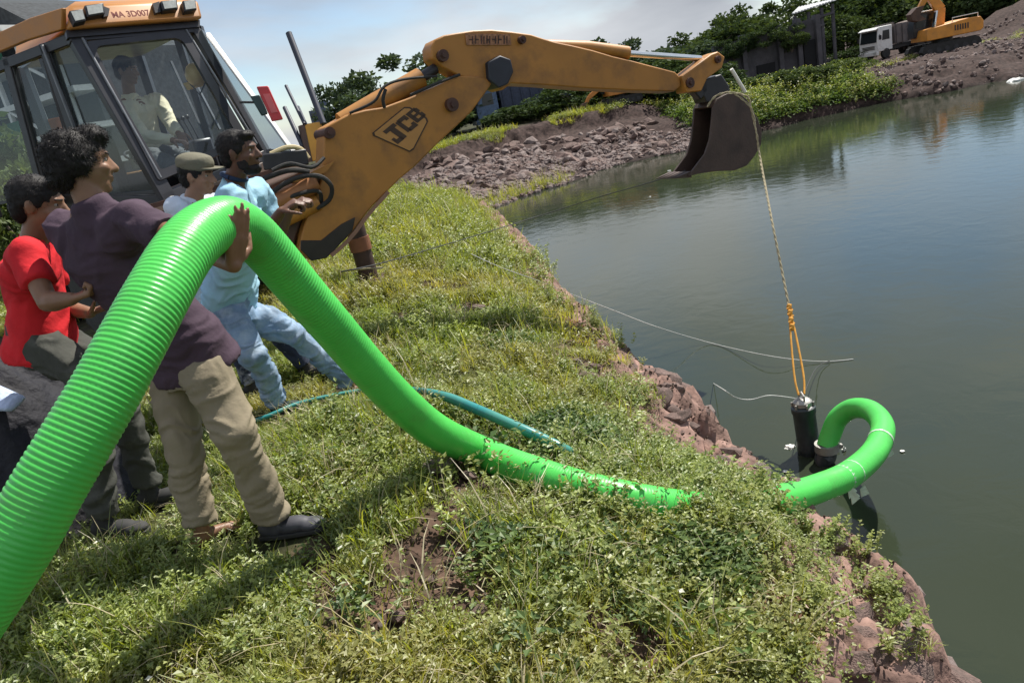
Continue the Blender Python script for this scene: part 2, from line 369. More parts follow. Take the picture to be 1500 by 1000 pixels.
class LB:
    def __init__(s): s.v = []; s.f = []; s.m = []
    def blade(s, p, az, ln, w, lean, curl, mi=0, k=3):
        d = V(math.cos(az), math.sin(az), 0); sd = V(-d.y, d.x, 0); n = len(s.v); th = lean; q = Vector(p)
        for i in range(k+1):
            ww = w*(1-(i/k)**1.5)*.5+.0004
            s.v += [q-sd*ww, q+sd*ww]; q = q+(V(0,0,math.cos(th))+d*math.sin(th))*(ln/k); th += curl/k
        for i in range(k): s.f.append((n+2*i, n+2*i+1, n+2*i+3, n+2*i+2)); s.m.append(mi)
        return q
    def leaf(s, p, d, up, ln, w, mi=0):
        d = d.normalized(); sd = d.cross(up); sd = sd.normalized() if sd.length > 1e-3 else V(1,0,0); nn = sd.cross(d); n = len(s.v); p = Vector(p)
        s.v += [p, p+d*ln*.45+sd*w*.5+nn*w*.16, p+d*ln-nn*ln*.12, p+d*ln*.45-sd*w*.5+nn*w*.16]
        s.f += [(n, n+1, n+2, n+3)]; s.m.append(mi)
    def obj(s, name, mats):
        me = bpy.data.meshes.new(name); me.from_pydata(s.v, [], s.f)
        for x in mats: me.materials.append(x)
        me.polygons.foreach_set('material_index', s.m); return bpy.data.objects.new(name, me)
def proto_grass(name, n, ln, w, spread, mats, lean=.5, straw=.06):
    b = LB()
    for i in range(n):
        a = rv(0, 6.28); r = spread*math.sqrt(rv(0,1)); b.blade((r*math.cos(a), r*math.sin(a), -.01), rv(0,6.28), ln*rv(.5,1.15), w*rv(.7,1.3), rv(0,lean), rv(.2,1.5), 1 if rv(0,1) < straw else 0)
    return b.obj(name, mats)
def proto_weed(name, stems, h, nl, ll, lw, mats, spread=.05, flower=0):
    b = LB()
    for i in range(stems):
        a = rv(0,6.28); r = spread*rv(0,1); p = V(r*math.cos(a), r*math.sin(a), -.01); d = V(rv(-.5,.5), rv(-.5,.5), 1).normalized(); L_ = h*rv(.55,1.1)
        b.blade(p, rv(0,6.28), L_, .003, math.acos(d.z), .2, 0, 2)
        az = math.atan2(d.y, d.x); b.v[-6:] = [p-V(.0015,0,0), p+V(.0015,0,0), p+d*L_*.5-V(.0012,0,0), p+d*L_*.5+V(.0012,0,0), p+d*L_, p+d*L_+V(.0008,0,0)]
        for k in range(nl):
            t = rv(.15,1.02); aa = k*2.4+rv(-.3,.3); q = p+d*L_*t; dd_ = V(math.cos(aa), math.sin(aa), rv(-.1,.9))
            b.leaf(q, dd_, V(0,0,1), ll*rv(.6,1.2)*(1.15-.4*t), lw*rv(.7,1.2), 0)
        if flower and rv(0,1) < flower:
            for k in range(4): b.leaf(p+d*L_, V(math.cos(k*1.57), math.sin(k*1.57), .3), V(0,0,1), .012, .01, 1)
    return b.obj(name, mats)
def proto_mat(name, n, R, h, ll, lw, mats):
    b = LB()
    for i in range(n):
        a = rv(0,6.28); r = R*math.sqrt(rv(0,1)); z = h*(1-(r/R)**2)*rv(.3,1.05)
        b.leaf((r*math.cos(a), r*math.sin(a), z), V(rv(-1,1), rv(-1,1), rv(-.3,.7)), V(rv(-.4,.4), rv(-.4,.4), 1), ll*rv(.6,1.3), lw*rv(.7,1.3), 0)
    return b.obj(name, mats)
GM = [L_grass, L_straw]
protos = [
 proto_grass('blade_clump_a', 30, .085, .0042, .06, GM, .8),
 proto_grass('blade_clump_b', 26, .12, .0046, .07, GM, 1.0),
 proto_grass('blade_clump_c', 24, .075, .0038, .07, GM, 1.1, .12),
 proto_weed('leafy_weed_a', 9, .11, 12, .024, .012, [L_weed, L_flower], .07, 0),
 proto_weed('leafy_weed_b', 7, .16, 14, .028, .013, [L_weed, L_flower], .06, 0),
 proto_mat('mat_weed', 95, .13, .07, .020, .012, [L_weed]),
 proto_mat('mat_weed_dark', 80, .13, .09, .028, .015, [L_dark]),
 proto_grass('straw_tuft', 9, .22, .0035, .07, [L_straw, L_grass], 1.1, .4),
 proto_weed('flower_weed', 7, .10, 9, .018, .010, [L_weed, L_flower], .08, .35),
 proto_mat('russet_mat', 60, .13, .06, .018, .011, [L_red]),
 proto_grass('tall_blades', 12, .24, .0055, .06, GM, .45, .15),
]
protos.sort(key=lambda o: o.name); PN = {o.name: i for i, o in enumerate(protos)}
pc = bpy.data.collections.new('plant_kinds')
for o in protos: pc.objects.link(o)
def scatter(name, pts, rot, scl, ids, tint, coll, label):
    me = bpy.data.meshes.new(name); me.vertices.add(len(pts)); me.vertices.foreach_set('co', np.asarray(pts, np.float32).ravel())
    def at(n, ty, d, fld): a = me.attributes.new(n, ty, 'POINT'); a.data.foreach_set(fld, np.asarray(d).ravel())
    at('rot', 'FLOAT_VECTOR', np.asarray(rot, np.float32), 'vector'); at('scl', 'FLOAT', np.asarray(scl, np.float32), 'value')
    at('pid', 'INT', np.asarray(ids, np.int32), 'value'); at('tint', 'FLOAT', np.asarray(tint, np.float32), 'value')
    o = bpy.data.objects.new(name, me); COL.objects.link(o)
    ng = bpy.data.node_groups.new(name, 'GeometryNodeTree')
    ng.interface.new_socket('Geometry', in_out='INPUT', socket_type='NodeSocketGeometry'); ng.interface.new_socket('Geometry', in_out='OUTPUT', socket_type='NodeSocketGeometry')
    gi = N(ng, 'NodeGroupInput'); go = N(ng, 'NodeGroupOutput'); ip = N(ng, 'GeometryNodeInstanceOnPoints'); ci = N(ng, 'GeometryNodeCollectionInfo')
    ci.inputs[0].default_value = coll; ci.inputs['Separate Children'].default_value = True; ci.inputs['Reset Children'].default_value = True
    def na(n, ty): a = N(ng, 'GeometryNodeInputNamedAttribute', data_type=ty); a.inputs[0].default_value = n; return a.outputs[0]
    L = ng.links.new; L(gi.outputs[0], ip.inputs['Points']); L(ci.outputs[0], ip.inputs['Instance']); ip.inputs['Pick Instance'].default_value = True
    L(na('pid','INT'), ip.inputs['Instance Index']); L(na('scl','FLOAT'), ip.inputs['Scale'])
    e2r = N(ng, 'FunctionNodeEulerToRotation'); L(na('rot','FLOAT_VECTOR'), e2r.inputs[0]); L(e2r.outputs[0], ip.inputs['Rotation'])
    L(ip.outputs[0], go.inputs[0]); md = o.modifiers.new('scatter', 'NODES'); md.node_group = ng
    return tag(o, label, None, None, 'stuff')
def proj(x, y, z):
    dx, dy, dz = x, y, z-CAM_Z
    f = dx*F0.x+dy*F0.y+dz*F0.z; u = (dx*XI.x+dy*XI.y+dz*XI.z)/f*FPX+750; v = 500-(dx*YI.x+dy*YI.y+dz*YI.z)/f*FPX
    return u, v, f
darkp = [(1040,835,.30),(985,810,.18),(935,905,.14),(720,800,.12),(760,520,.3),(820,640,.3),(900,840,.14)]
darkp = [(on_ground(a,b), r*.75) for a, b, r in darkp]
russet = [(860,480,.35),(700,465,.15),(1130,900,.10),(1300,790,.12),(700,700,.12)]
russet = [(on_ground(a,b), r) for a, b, r in russet]
feet = [(P(a,b,y).x, P(a,b,y).y) for a,b,y in [(292,775,2.84),(398,762,2.84),(420,760,2.83),(445,765,2.83),(408,590,4.24),(425,592,4.24),(520,552,4.6),(508,548,4.62)]]
def zone(n, x0, x1, y0, y1, smul, far=False):
    X = rng.uniform(x0, x1, n); Y = rng.uniform(y0, y1, n); Z = height(X, Y); u, v, f = proj(X, Y, Z+.1)
    k = (f > .3) & (u > -220) & (u < 1720) & (v > -160) & (v < 1260); X, Y, Z = X[k], Y[k], Z[k]
    D = pond_d(X, Y); n = len(X); q = rng.random(n)
    cover = sstep(.58, 1.25, D+.55*(fbm(X*2.2, Y*2.2, 3, 41)-.5)+.12+.08*(1-sstep(3.0,4.4,Y)))
    pat = fbm(X*2.6, Y*2.6, 3, 61)
    bk = dens(X, Y, bare); dk = dens(X, Y, darkp); rs = dens(X, Y, russet)
    keep = (D > .12) & (q < cover*(1-.97*bk)*(.30+.75*sstep(.34,.56,pat)))
    for fx, fy in feet: keep &= np.hypot(X-fx, Y-fy) > .13+.05*rng.random(n)
    leafy = sstep(-.6, .9, X-.15*Y+1.6*(fbm(X*1.6, Y*1.6, 3, 71)-.5))
    c = rng.random(n); ids = np.empty(n, int)
    nm = lambda s: PN[s]
    g = rng.choice([nm('blade_clump_a'), nm('blade_clump_b'), nm('blade_clump_c'), nm('tall_blades'), nm('straw_tuft'), nm('flower_weed'), nm('mat_weed'), nm('leafy_weed_a')], n, p=[.29,.20,.19,.015,.045,.01,.14,.11])
    w = rng.choice([nm('leafy_weed_a'), nm('leafy_weed_b'), nm('mat_weed'), nm('blade_clump_c'), nm('straw_tuft')], n, p=[.34,.18,.33,.12,.03])
    ids = np.where(c < leafy, w, g)
    ids = np.where(rng.random(n) < dk*.65, nm('mat_weed_dark'), ids); ids = np.where(rng.random(n) < rs*.6, nm('russet_mat'), ids)
    sc = rng.uniform(.6, 1.25, n)*smul*(.75+.5*sstep(.35,.6,pat))
    tint = np.clip(sstep(.45,.68,fbm(X*1.1+9, Y*1.1, 3, 81))*.8+rng.normal(0,.12,n), 0, 1)
    tint = np.where(Y > 9, np.clip(tint*.5+.15,0,1), tint)
    rot = np.stack([rng.normal(0,.15,n), rng.normal(0,.15,n), rng.uniform(0,6.28,n)], -1)
    return [a[keep] for a in (np.stack([X,Y,Z],-1), rot, sc, ids, tint)]
zz = [zone(26000, -2.6, 2.2, .7, 5.2, .95), zone(17000, -4, 2.0, 5.0, 9.5, 1.3), zone(15000, -9, 1.4, 9.3, 22.5, 2.1)]
A = [np.concatenate([z[i] for z in zz]) for i in range(5)]
scatter('grass_and_weeds', *A, pc, 'dense grass and small leafy weeds covering the bank')
# taller weeds round the half-buried stretch of the hose and along the edge
def clumpline(px, n, spread, names, s0, s1):
    o = []
    for k in range(n):
        a, b = px[RN.randrange(len(px)-1)], None; i = RN.randrange(len(px)-1); t = RN.random()
        u = px[i][0]+(px[i+1][0]-px[i][0])*t+RN.gauss(0, spread); v = px[i][1]+(px[i+1][1]-px[i][1])*t+RN.gauss(0, spread)
        q = on_ground(u, v); o.append((q, PN[names[RN.randrange(len(names))]], rv(s0, s1)))
    return o
cl = clumpline([(770,705),(850,735),(940,757),(1040,768),(1120,762)], 130, 9, ['leafy_weed_a','leafy_weed_b','mat_weed','blade_clump_b'], .8, 1.45)
cl += clumpline([(1020,745),(1090,742),(1135,738)], 60, 6, ['leafy_weed_a','leafy_weed_b'], 1.0, 1.7)
cl += clumpline([(1120,790),(1200,790),(1270,830),(1310,900),(1345,960)], 40, 14, ['leafy_weed_a','leafy_weed_b','blade_clump_c'], .7, 1.2)
cl += clumpline([(790,430),(860,470),(920,500)], 60, 8, ['leafy_weed_b','tall_blades','blade_clump_b'], .9, 1.5)
cl += clumpline([(560,300),(640,330),(720,360),(800,410)], 110, 14, ['leafy_weed_b','leafy_weed_a'], 1.6, 2.6)
for i in range(150):
    q = V(rv(-1.2,1.5), rv(1.5,5.2), 0)
    if pond_d(np.array([q.x]), np.array([q.y]))[0] > .9:
        q.z = hz(q.x,q.y); cl.append((q, PN[RN.choice(['leafy_weed_b','leafy_weed_a','tall_blades','straw_tuft','mat_weed_dark'])], rv(1.1,1.9)))
for i in range(90):
    q = V(rv(-2.0,1.0), rv(1.2,6), 0); q.z = hz(q.x,q.y)
    if pond_d(np.array([q.x]), np.array([q.y]))[0] > .9: cl.append((q, PN['straw_tuft'], rv(.8,1.5)))
scatter('tall_weeds', [tuple(c[0]) for c in cl], [(rv(-.2,.2), rv(-.2,.2), rv(0,6.28)) for c in cl], [c[2] for c in cl], [c[1] for c in cl], [rv(0,.5) for c in cl], pc, 'taller leafy weeds along the bank edge and over the hose')
# grass on the far banks
def farzone(n, names, s, rule):
    X = rng.uniform(-14, 34, n); Y = rng.uniform(21, 44, n); D = pond_d(X, Y); k = (D > .15) & rule(X, Y, D); X, Y = X[k], Y[k]; Z = height(X, Y)
    u, v, f = proj(X, Y, Z); k = (u > -60) & (u < 1560) & (v > -80); X, Y, Z = X[k], Y[k], Z[k]; n = len(X)
    return np.stack([X,Y,Z],-1), np.stack([rng.normal(0,.15,n), rng.normal(0,.15,n), rng.uniform(0,6.28,n)],-1), rng.uniform(.7,1.3,n)*s, rng.choice([PN[a] for a in names], n), np.clip(rng.normal(.35,.25,n),0,1)
f1 = farzone(60000, ['mat_weed_dark','mat_weed_dark','leafy_weed_b'], 4.2, lambda X,Y,D: (X > 9.5) & (X < 17.5+1.5*(fbm(Y,X,2,3)-.5)) & (D > .5) & (D < 6.5))  # dark leaf mats put the shade of the bank growth into colour
f2 = farzone(60000, ['blade_clump_a','blade_clump_b','mat_weed'], 3.2, lambda X,Y,D: (X < 10) & ((D > 7.2+1.5*(fbm(X,Y,2,8)-.5)) & (D < 8.0)) & (fbm(X*.6,Y*.6,2,18) > .42))
f3 = farzone(60000, ['blade_clump_a','blade_clump_b','tall_blades'], 2.6, lambda X,Y,D: (np.hypot((X-1.6)/1.9, (D-.5)/.5) < 1))
f4 = farzone(9000, ['blade_clump_a','mat_weed'], 3.0, lambda X,Y,D: (X > 17) & (D > 8) & (fbm(X,Y,3,5) > .52))
F = [np.concatenate([a[i] for a in (f1,f2,f3,f4)]) for i in range(5)]
sel = rng.random(len(F[0])) < .55; F = [a[sel] for a in F]
scatter('far_bank_plants', *F, pc, 'rank green growth along the far banks of the pond')
# ------------------------------------------------------------ stones
def stone_mesh(seed, mt, sub=2, rough=.35):
    bm = bmesh.new(); bmesh.ops.create_icosphere(bm, subdivisions=sub, radius=1); o = V(seed*3.1, seed*1.7, 0)
    pl = [(V(rv(-1,1),rv(-1,1),rv(-1,1)).normalized(), rv(.45,.8)) for _ in range(9)]
    for v in bm.verts:
        for n_, d in pl:
            k = v.co.dot(n_)-d
            if k > 0: v.co -= n_*k
        v.co *= 1+rough*.5*mnoise.noise(v.co*2+o)
        v.co.z *= .72
    me = bpy.data.meshes.new('stone'); bm.to_mesh(me); bm.free(); me.materials.append(mt); return me
M_stone = mat('pale_stone', (.205,.16,.148), .9, var=.3, scale=6, bump=.6, bscale=14, dirt_or_sun=(.12,.09,.08), dscale=2, damt=.7)
M_stone2 = mat('pink_grey_stone', (.165,.110,.096), .9, var=.35, scale=6, bump=.6, bscale=14, dirt_or_sun=(.08,.06,.05), dscale=2, damt=.7)
SM = [stone_mesh(i, M_stone if i < 3 else M_stone2, 1 if i < 5 else 2) for i in range(7)]
def stone(p, s, parent, k=None, name='stone'):
    o = bpy.data.objects.new(name, SM[RN.randrange(7) if k is None else k]); COL.objects.link(o); o.parent = parent
    o.location = p-ORG.get(parent.name, V(0,0,0)); o.rotation_euler = (rv(-.5,.5), rv(-.5,.5), rv(0,6.28)); o.scale = (s*rv(.8,1.4), s*rv(.7,1.1), s*rv(.6,1.0)); return o
hp = on_ground(800, 235)
heap = thing('rubble_heap', 'long heap of broken pale rocks sloping to the water on the left far shore', 'rubble', tuple(hp))
cnt = 0
while cnt < 270:
    u, v = rv(625, 975), 0
    lo = np.interp(u, [620,700,760,840,960], [262,290,262,245,228]); hi = np.interp(u, [620,700,760,840,960], [236,222,210,196,172])
    v = rv(hi, lo); p = on_ground(u, v)
    if pond_d(np.array([p.x]), np.array([p.y]))[0] < .15: continue
    stone(p, rv(.16,.36)*(1.35 if rv(0,1) < .12 else 1), heap); cnt += 1
for u, v, s, k in [(683,455,.06,0),(700,452,.09,5),(640,690,.09,0),(655,695,.05,1),(830,545,.10,5),(855,560,.12,6),(870,540,.09,4),(895,556,.08,3),(706,445,.05,1),(770,480,.05,2),(880,528,.07,1),(845,532,.05,0),(560,408,.09,5),(620,440,.08,6),(590,470,.06,4),(690,700,.06,4),(712,715,.05,3),(1000,610,.08,5),(1015,625,.07,4),(985,600,.06,6),(630,850,.035,5),(700,895,.04,6),(580,905,.04,4),(560,915,.035,1)]:
    stone(on_ground(u, v)+V(0,0,s*.2), s, ground, k)
for i in range(150):
    k = i/150; idx_ = 1+k*11; j = int(idx_); t = idx_-j
    a = V(*SH[2+j-1], 0); b = V(*SH[2+j], 0); q = a.lerp(b, t); nn = V(-(b-a).y, (b-a).x, 0).normalized()
    q = q+nn*rv(-.04,.6); q.z = hz(q.x, q.y)
    if rv(0,1) < .8: stone(q+V(0,0,-.03), rv(.03,.11)*(1+q.y*.05), ground, RN.choice([3,4,5,6,6,5,2]))
spc = bpy.data.collections.new('stone_kinds')
for i_, me_ in enumerate(SM[:5]): spc.objects.link(bpy.data.objects.new('stone_kind_%d' % i_, me_))
RX = rng.uniform(-4, 12, 16000); RY = rng.uniform(23, 33, 16000); RD = pond_d(RX, RY); RZ = height(RX, RY); ru, rv_, _ = proj(RX, RY, RZ)
rk_ = (RD > -.1) & (RD < 5.6) & (ru > 600) & (ru < 1010) & (fbm(RX*.8, RY*.8, 3, 90) > .38); RX, RY, RZ = RX[rk_], RY[rk_], RZ[rk_]; nr_ = len(RX)
scatter('rubble_scree', np.stack([RX,RY,RZ],-1), rng.uniform(-1,1,(nr_,3))*np.array([.6,.6,3.1]), rng.uniform(.04,.17,nr_), rng.integers(0,5,nr_), np.zeros(nr_), spc, 'small broken rock strewn between the larger stones of the rubble heap')
M_clod = mat('soil_clod', (.085,.055,.040), .95, var=.4, scale=12, bump=.6, bscale=20)
cpc = bpy.data.collections.new('clod_kinds')
for i_ in range(3): cpc.objects.link(bpy.data.objects.new('clod_kind_%d' % i_, stone_mesh(20+i_, M_clod, 1, .6)))
CX = rng.uniform(-2.5, 2.2, 26000); CY = rng.uniform(1.0, 9, 26000); cb_ = dens(CX, CY, bare); cd_ = pond_d(CX, CY)
ck = ((rng.random(26000) < cb_) | ((cd_ > .05) & (cd_ < .8) & (rng.random(26000) < .35))) & (cd_ > 0.02); CX, CY = CX[ck], CY[ck]; nc_ = len(CX)
scatter('soil_clods', np.stack([CX,CY,height(CX,CY)],-1), rng.uniform(-1,1,(nc_,3))*3, rng.uniform(.003,.013,nc_)**1.0*(1+.08*CY), rng.integers(0,3,nc_), np.zeros(nc_), cpc, 'loose brown soil clods and grit in the bare patches of the bank')
RX = rng.uniform(18, 42, 9000); RY = rng.uniform(29, 50, 9000); RD = pond_d(RX, RY); ru, rv_, _ = proj(RX, RY, height(RX,RY))
rk_ = (RD > 0) & (ru < 1540) & (fbm(RX*.7, RY*.7, 3, 91) > .5); RX, RY = RX[rk_], RY[rk_]; nr_ = len(RX)
scatter('far_rubble', np.stack([RX,RY,height(RX,RY)],-1), rng.uniform(-1,1,(nr_,3))*3, rng.uniform(.05,.26,nr_)**1.3, rng.integers(0,5,nr_), np.zeros(nr_), spc, 'broken rock and clods over the excavated far bank on the right')
# ------------------------------------------------------------ trees and bushes behind the pond
L_tree = leafmat('tree_leaf', (.030,.052,.022), (.075,.105,.040), .2, gl_=.008)
L_tree2 = leafmat('tree_leaf_light', (.050,.080,.030), (.12,.155,.06), .25, gl_=.01)
L_blue = leafmat('tree_leaf_far', (.040,.062,.040), (.07,.10,.06), .2, gl_=.008)
M_bark = mat('bark', (.10,.08,.06), .9, bump=.7, bscale=20)
def crown_mesh(seed, n_cl, n_leaf, size, rx, rz, mt, hang=0):
    r = np.random.default_rng(seed); c = r.normal(0, 1, (n_cl, 3)); c /= np.linalg.norm(c, axis=1)[:,None]; rad_ = r.uniform(.45, 1.0, (n_cl,1))
    c = c*rad_*np.array([rx, rx, rz]); c[:,2] = np.where(c[:,2] < -rz*.6, c[:,2]*.5, c[:,2])
    cs = r.uniform(.16, .34, n_cl)*rx; ids = r.integers(0, n_cl, n_leaf)
    d = r.normal(0, 1, (n_leaf,3)); d /= np.linalg.norm(d, axis=1)[:,None]
    p = c[ids]+d*(cs[ids]*r.uniform(.3,1.05,n_leaf)**.6)[:,None]*np.array([1,1,.8])
    u = r.normal(0,1,(n_leaf,3))+np.array([0,0,.3]); u /= np.linalg.norm(u,axis=1)[:,None]; w = np.cross(u, r.normal(0,1,(n_leaf,3))); w /= np.linalg.norm(w,axis=1)[:,None]
    L_ = size*r.uniform(.6,1.3,n_leaf)[:,None]
    v = np.stack([p, p+u*L_*.5+w*L_*.28, p+u*L_, p+u*L_*.5-w*L_*.28], 1).reshape(-1,3)
    me = bpy.data.meshes.new('crown'); o = npmesh('crown', v, np.arange(n_leaf*4).reshape(-1,4), mt); me = o.data; bpy.data.objects.remove(o); return me, c
def crown_set(mt, sd): return [crown_mesh(sd+i, 34, 6500, .10, 1, .85, mt) for i in range(2)]
CR = {'dark': crown_set(L_tree, 1), 'light': crown_set(L_tree2, 20), 'far': crown_set(L_blue, 40)}
def tree(px, py_base, py_top, y, wpx, kind, label, name='broadleaf_tree', cat='tree', var=0, group=None, zb=None):
    b = P(px, py_base, y); b.z = hz(b.x, b.y) if zb is None else zb
    top = P(px, py_top, y); H = max(1.0, top.z-b.z); rx = wpx*1.55/FPX*y/2
    o = thing(name, label, cat, tuple(b), group); me, cl_ = CR[kind][var % 2]
    cz = H*.56; rz = H*.50
    c = bpy.data.objects.new('crown', me); COL.objects.link(c); c.parent = o; c.location = (0,0,cz); c.scale = (rx, rx, rz/.85); c.rotation_euler = (0,0,rv(0,6.28)); ORG[c.name] = b
    if name != 'bush':
        t = MB(); t.tube([b+V(0,0,-.2), b+V(.05*H*.2,0,H*.25), b+V(-.03*H*.2,.02*H,H*.62)], [H*.03, H*.022, H*.01], 8)
        for k in range(5):
            a = k*1.3+var; t.tube([b+V(0,0,H*(.22+.06*k)), b+V(math.cos(a)*rx*.35, math.sin(a)*rx*.35, H*(.42+.06*k)), b+V(math.cos(a)*rx*.7, math.sin(a)*rx*.7, H*(.55+.06*k))], [H*.014, H*.009, H*.003], 6)
        t.build('trunk', M_bark, o)
    else:
        c.location = (0,0,H*.42); c.scale = (rx, rx, H*.62)
        t = MB()
        for k in range(4): t.tube([b+V(0,0,-.1), b+V(math.cos(k*1.6)*rx*.3, math.sin(k*1.6)*rx*.3, H*.5)], [H*.03, H*.01], 6)
        t.build('stem', M_bark, o)
    return o
G1 = 'trees and bushes behind the pond'
for i, (x_, b_, t_, y_, w_, k_, lb) in enumerate([
  (620,200,150,38,110,'dark','dark undergrowth at the left end of the strip below the boom'),
  (700,190,128,50,120,'dark','tall dark tree mass behind the blue lorry'),
  (770,190,118,50,110,'far','dark tree mass right of the blue lorry'),
  (840,180,118,40,80,'dark','dark bushy tree left of the small orange digger, close behind it'),
  (960,160,84,40,110,'dark','dark tree standing behind the dipper end, above the rubble'),
  (1020,150,92,38,90,'dark','dark bushy tree just behind the hanging bucket link'),
  (1075,120,40,52,90,'dark','dark tree rising over the left end of the concrete wall'),
  (1225,100,22,60,70,'dark','dark tree filling the gap between shed and white truck'),
  (1262,90,-10,66,80,'dark','tall dark tree right behind the white truck cab'),
  (1320,80,-20,68,110,'dark','dark tree behind the tipper body, nearest the truck'),
  (1440,70,0,62,110,'dark','low dark tree behind the soil mound, left part'),
  (1500,60,-20,60,110,'dark','dark tree behind the soil mound at the right edge'),
  (1400,70,10,64,120,'light','pale tree behind the excavator arm')]):
    tree(x_, b_, t_, y_, w_, k_, lb, 'broadleaf_tree', 'tree', i, G1)
tree(590, 195, 88, 44, 120, 'far', 'rounded dark green tree rising behind the yellow boom, left of its elbow', var=0, group=G1)
tree(528, 190, 104, 47, 70, 'far', 'smaller dark tree at the left end of the clump behind the boom', var=1, group=G1)
tree(655, 190, 100, 43, 90, 'far', 'dark tree hidden mostly behind the elbow of the boom', var=0, group=G1)
tree(735, 180, 112, 46, 110, 'far', 'shadowy tree below the boom elbow beside the blue truck', var=1, group=G1)
tree(820, 170, 96, 47, 110, 'dark', 'dark tree behind the dipper arm above the rubble heap', var=1, group=G1)
tree(905, 150, 58, 52, 110, 'far', 'low tree showing just over the middle of the dipper arm', var=0, group=G1)
tree(985, 140, 62, 48, 100, 'far', 'dark tree behind the end of the dipper arm', var=1, group=G1)
tree(1040, 130, 40, 52, 90, 'dark', 'sloping tree crown between the dipper end and the concrete wall', var=0, group=G1)
tree(1090, 120, 18, 54, 80, 'dark', 'tall dark tree behind the left end of the concrete wall', var=1, group=G1)
tree(1138, 90, -2, 55, 85, 'dark', 'tree crown poking over the concrete wall left of the shed roof', var=0, group=G1)
tree(1236, 90, -8, 66, 90, 'dark', 'tree right beside the shed roof, left of the white truck', var=1, group=G1)
tree(1285, 80, -40, 68, 110, 'light', 'pale green tree directly behind the white truck cab', var=0, group=G1)
tree(1345, 70, -55, 72, 110, 'light', 'pale leafy tree behind the tipper body', var=1, group=G1)
tree(1410, 60, -60, 60, 110, 'dark', 'dark tree behind the orange excavator', var=0, group=G1)
tree(1470, 50, -70, 58, 110, 'dark', 'dark tree at the right edge above the soil mound', var=1, group=G1)
tree(1535, 40, -60, 56, 110, 'light', 'light green tree at the far right edge of the view', var=0, group=G1)
for i, (x_, b_, t_, y_, w_, k_, lb) in enumerate([
  (1112,150,122,35,50,'light','low bright green bush at the left end of the planted far bank'),
  (1165,150,128,34.5,60,'dark','dark bush against the foot of the concrete wall'),
  (1218,135,98,42,50,'dark','dark bush below the shed, right of the concrete wall'),
  (1250,110,66,52,40,'dark','dark bush just left of the white truck cab'),
  (1235,120,96,35,50,'light','yellow-green bush on the crest of the far bank left of the truck'),  # this and the next: paler leaves colour in the bank's sunlit rim
  (1185,130,110,34.5,50,'light','yellow-green bush on the crest of the far bank below the concrete wall'),
  (780,185,150,40,90,'dark','dark bush behind the small orange digger, on its left'),
  (950,160,118,42,80,'dark','dark bush behind the small orange digger, on its right'),
  (860,170,130,44,90,'dark','dark bush right behind the small orange digger'),
  (1060,150,112,37,80,'dark','dark bush just left of the hanging bucket'),
  (640,190,160,42,60,'dark','low bush left of the blue truck below the boom')]):
    tree(x_, b_, t_, y_, w_, k_, lb, 'bush', 'bush', i, G1)
# ------------------------------------------------------------ green suction hose
def catmull(pts, n):
    out = []; k = len(pts)
    for i in range(k-1):
        a, b, c, d = pts[max(i-1,0)], pts[i], pts[i+1], pts[min(i+2,k-1)]
        for j in range(n):
            t = j/n; out.append(.5*((2*b)+(c-a)*t+(2*a-5*b+4*c-d)*t*t+(3*b-a-3*c+d)*t**3))
    out.append(pts[-1]); return out
def resample(pts, step):
    L_ = [0]
    for i in range(1, len(pts)): L_.append(L_[-1]+(pts[i]-pts[i-1]).length)
    n = max(2, int(L_[-1]/step)); res = []; j = 0
    for i in range(n+1):
        s_ = L_[-1]*i/n
        while j < len(L_)-2 and L_[j+1] < s_: j += 1
        t = (s_-L_[j])/max(1e-9, L_[j+1]-L_[j]); res.append(pts[j].lerp(pts[j+1], t))
    return res
HR = .085
hp_ = [(-190,1120,107),(-100,985,106.5),(-30,880,106),(28,790,105),(73,710,103.5),(115,640,101.5),(156,570,99),(194,500,96),(232,430,92),(268,370,87),(300,338,82),(334,326,77),(366,341,73),(398,374,70),(440,424,66.5),(490,482,62.5),(540,540,58.5),(590,592,55),(640,632,51.5)]
pts = [PR(a, b, 2*HR*ray(a,b).length/w_) for a, b, w_ in hp_]
for a, b, l in [(700,660,.78),(760,685,.7),(850,714,.75),(940,735,.6),(1030,746,.15),(1100,742,.35),(1150,729,.7)]: pts.append(on_ground(a, b, HR*l))
q = on_ground(1150,728,HR*.78)
for a, b, d in [(1200,714,4.72),(1245,694,4.98),(1282,660,5.45),(1293,625,5.85),(1276,602,6.15),(1250,598,6.32),(1228,612,6.40),(1217,636,6.43),(1211,654,6.44)]: pts.append(PR(a,b,d))
path = resample(catmull(pts, 10), .0145/4)
prof = [1.0, .995, .968, .992]
k = len(path); v = np.zeros((k, 36, 3)); a = None
for i, p in enumerate(path):
    d = (path[min(i+1,k-1)]-path[max(i-1,0)]).normalized()
    a = frame(d)[0] if a is None else (a-d*a.dot(d)).normalized(); b = a.cross(d)
    am = 1.0 if i < k*.22 else max(.25, 1-(i/k-.22)*5)
    r = HR*(1-.10*max(0, i/k-.62)/.38)*(1-(1-prof[i % 4])*am)
    for j in range(36):
        t = 2*math.pi*j/36; v[i, j] = p+a*(r*math.cos(t))+b*(r*math.sin(t))
ix = np.arange(k*36).reshape(k, 36); nxt = np.roll(ix, -1, axis=1)
hf = np.stack([ix[:-1], nxt[:-1], nxt[1:], ix[1:]], -1).reshape(-1, 4)
hb = on_ground(700, 660); HM = mat('green_pvc', (.070,.52,.080), .36, var=.09, scale=4, dirt_or_sun=(.10,.20,.05), dscale=7, damt=.35, dpos=.60, bump=.12, bscale=30)
hose = thing('suction_hose', 'thick bright green ribbed suction hose arching from the men down to the pump', 'hose', tuple(hb))
hd = npmesh('hose_wall', (v.reshape(-1,3)-np.array(hb)), hf, HM, smooth=True, parent=hose)
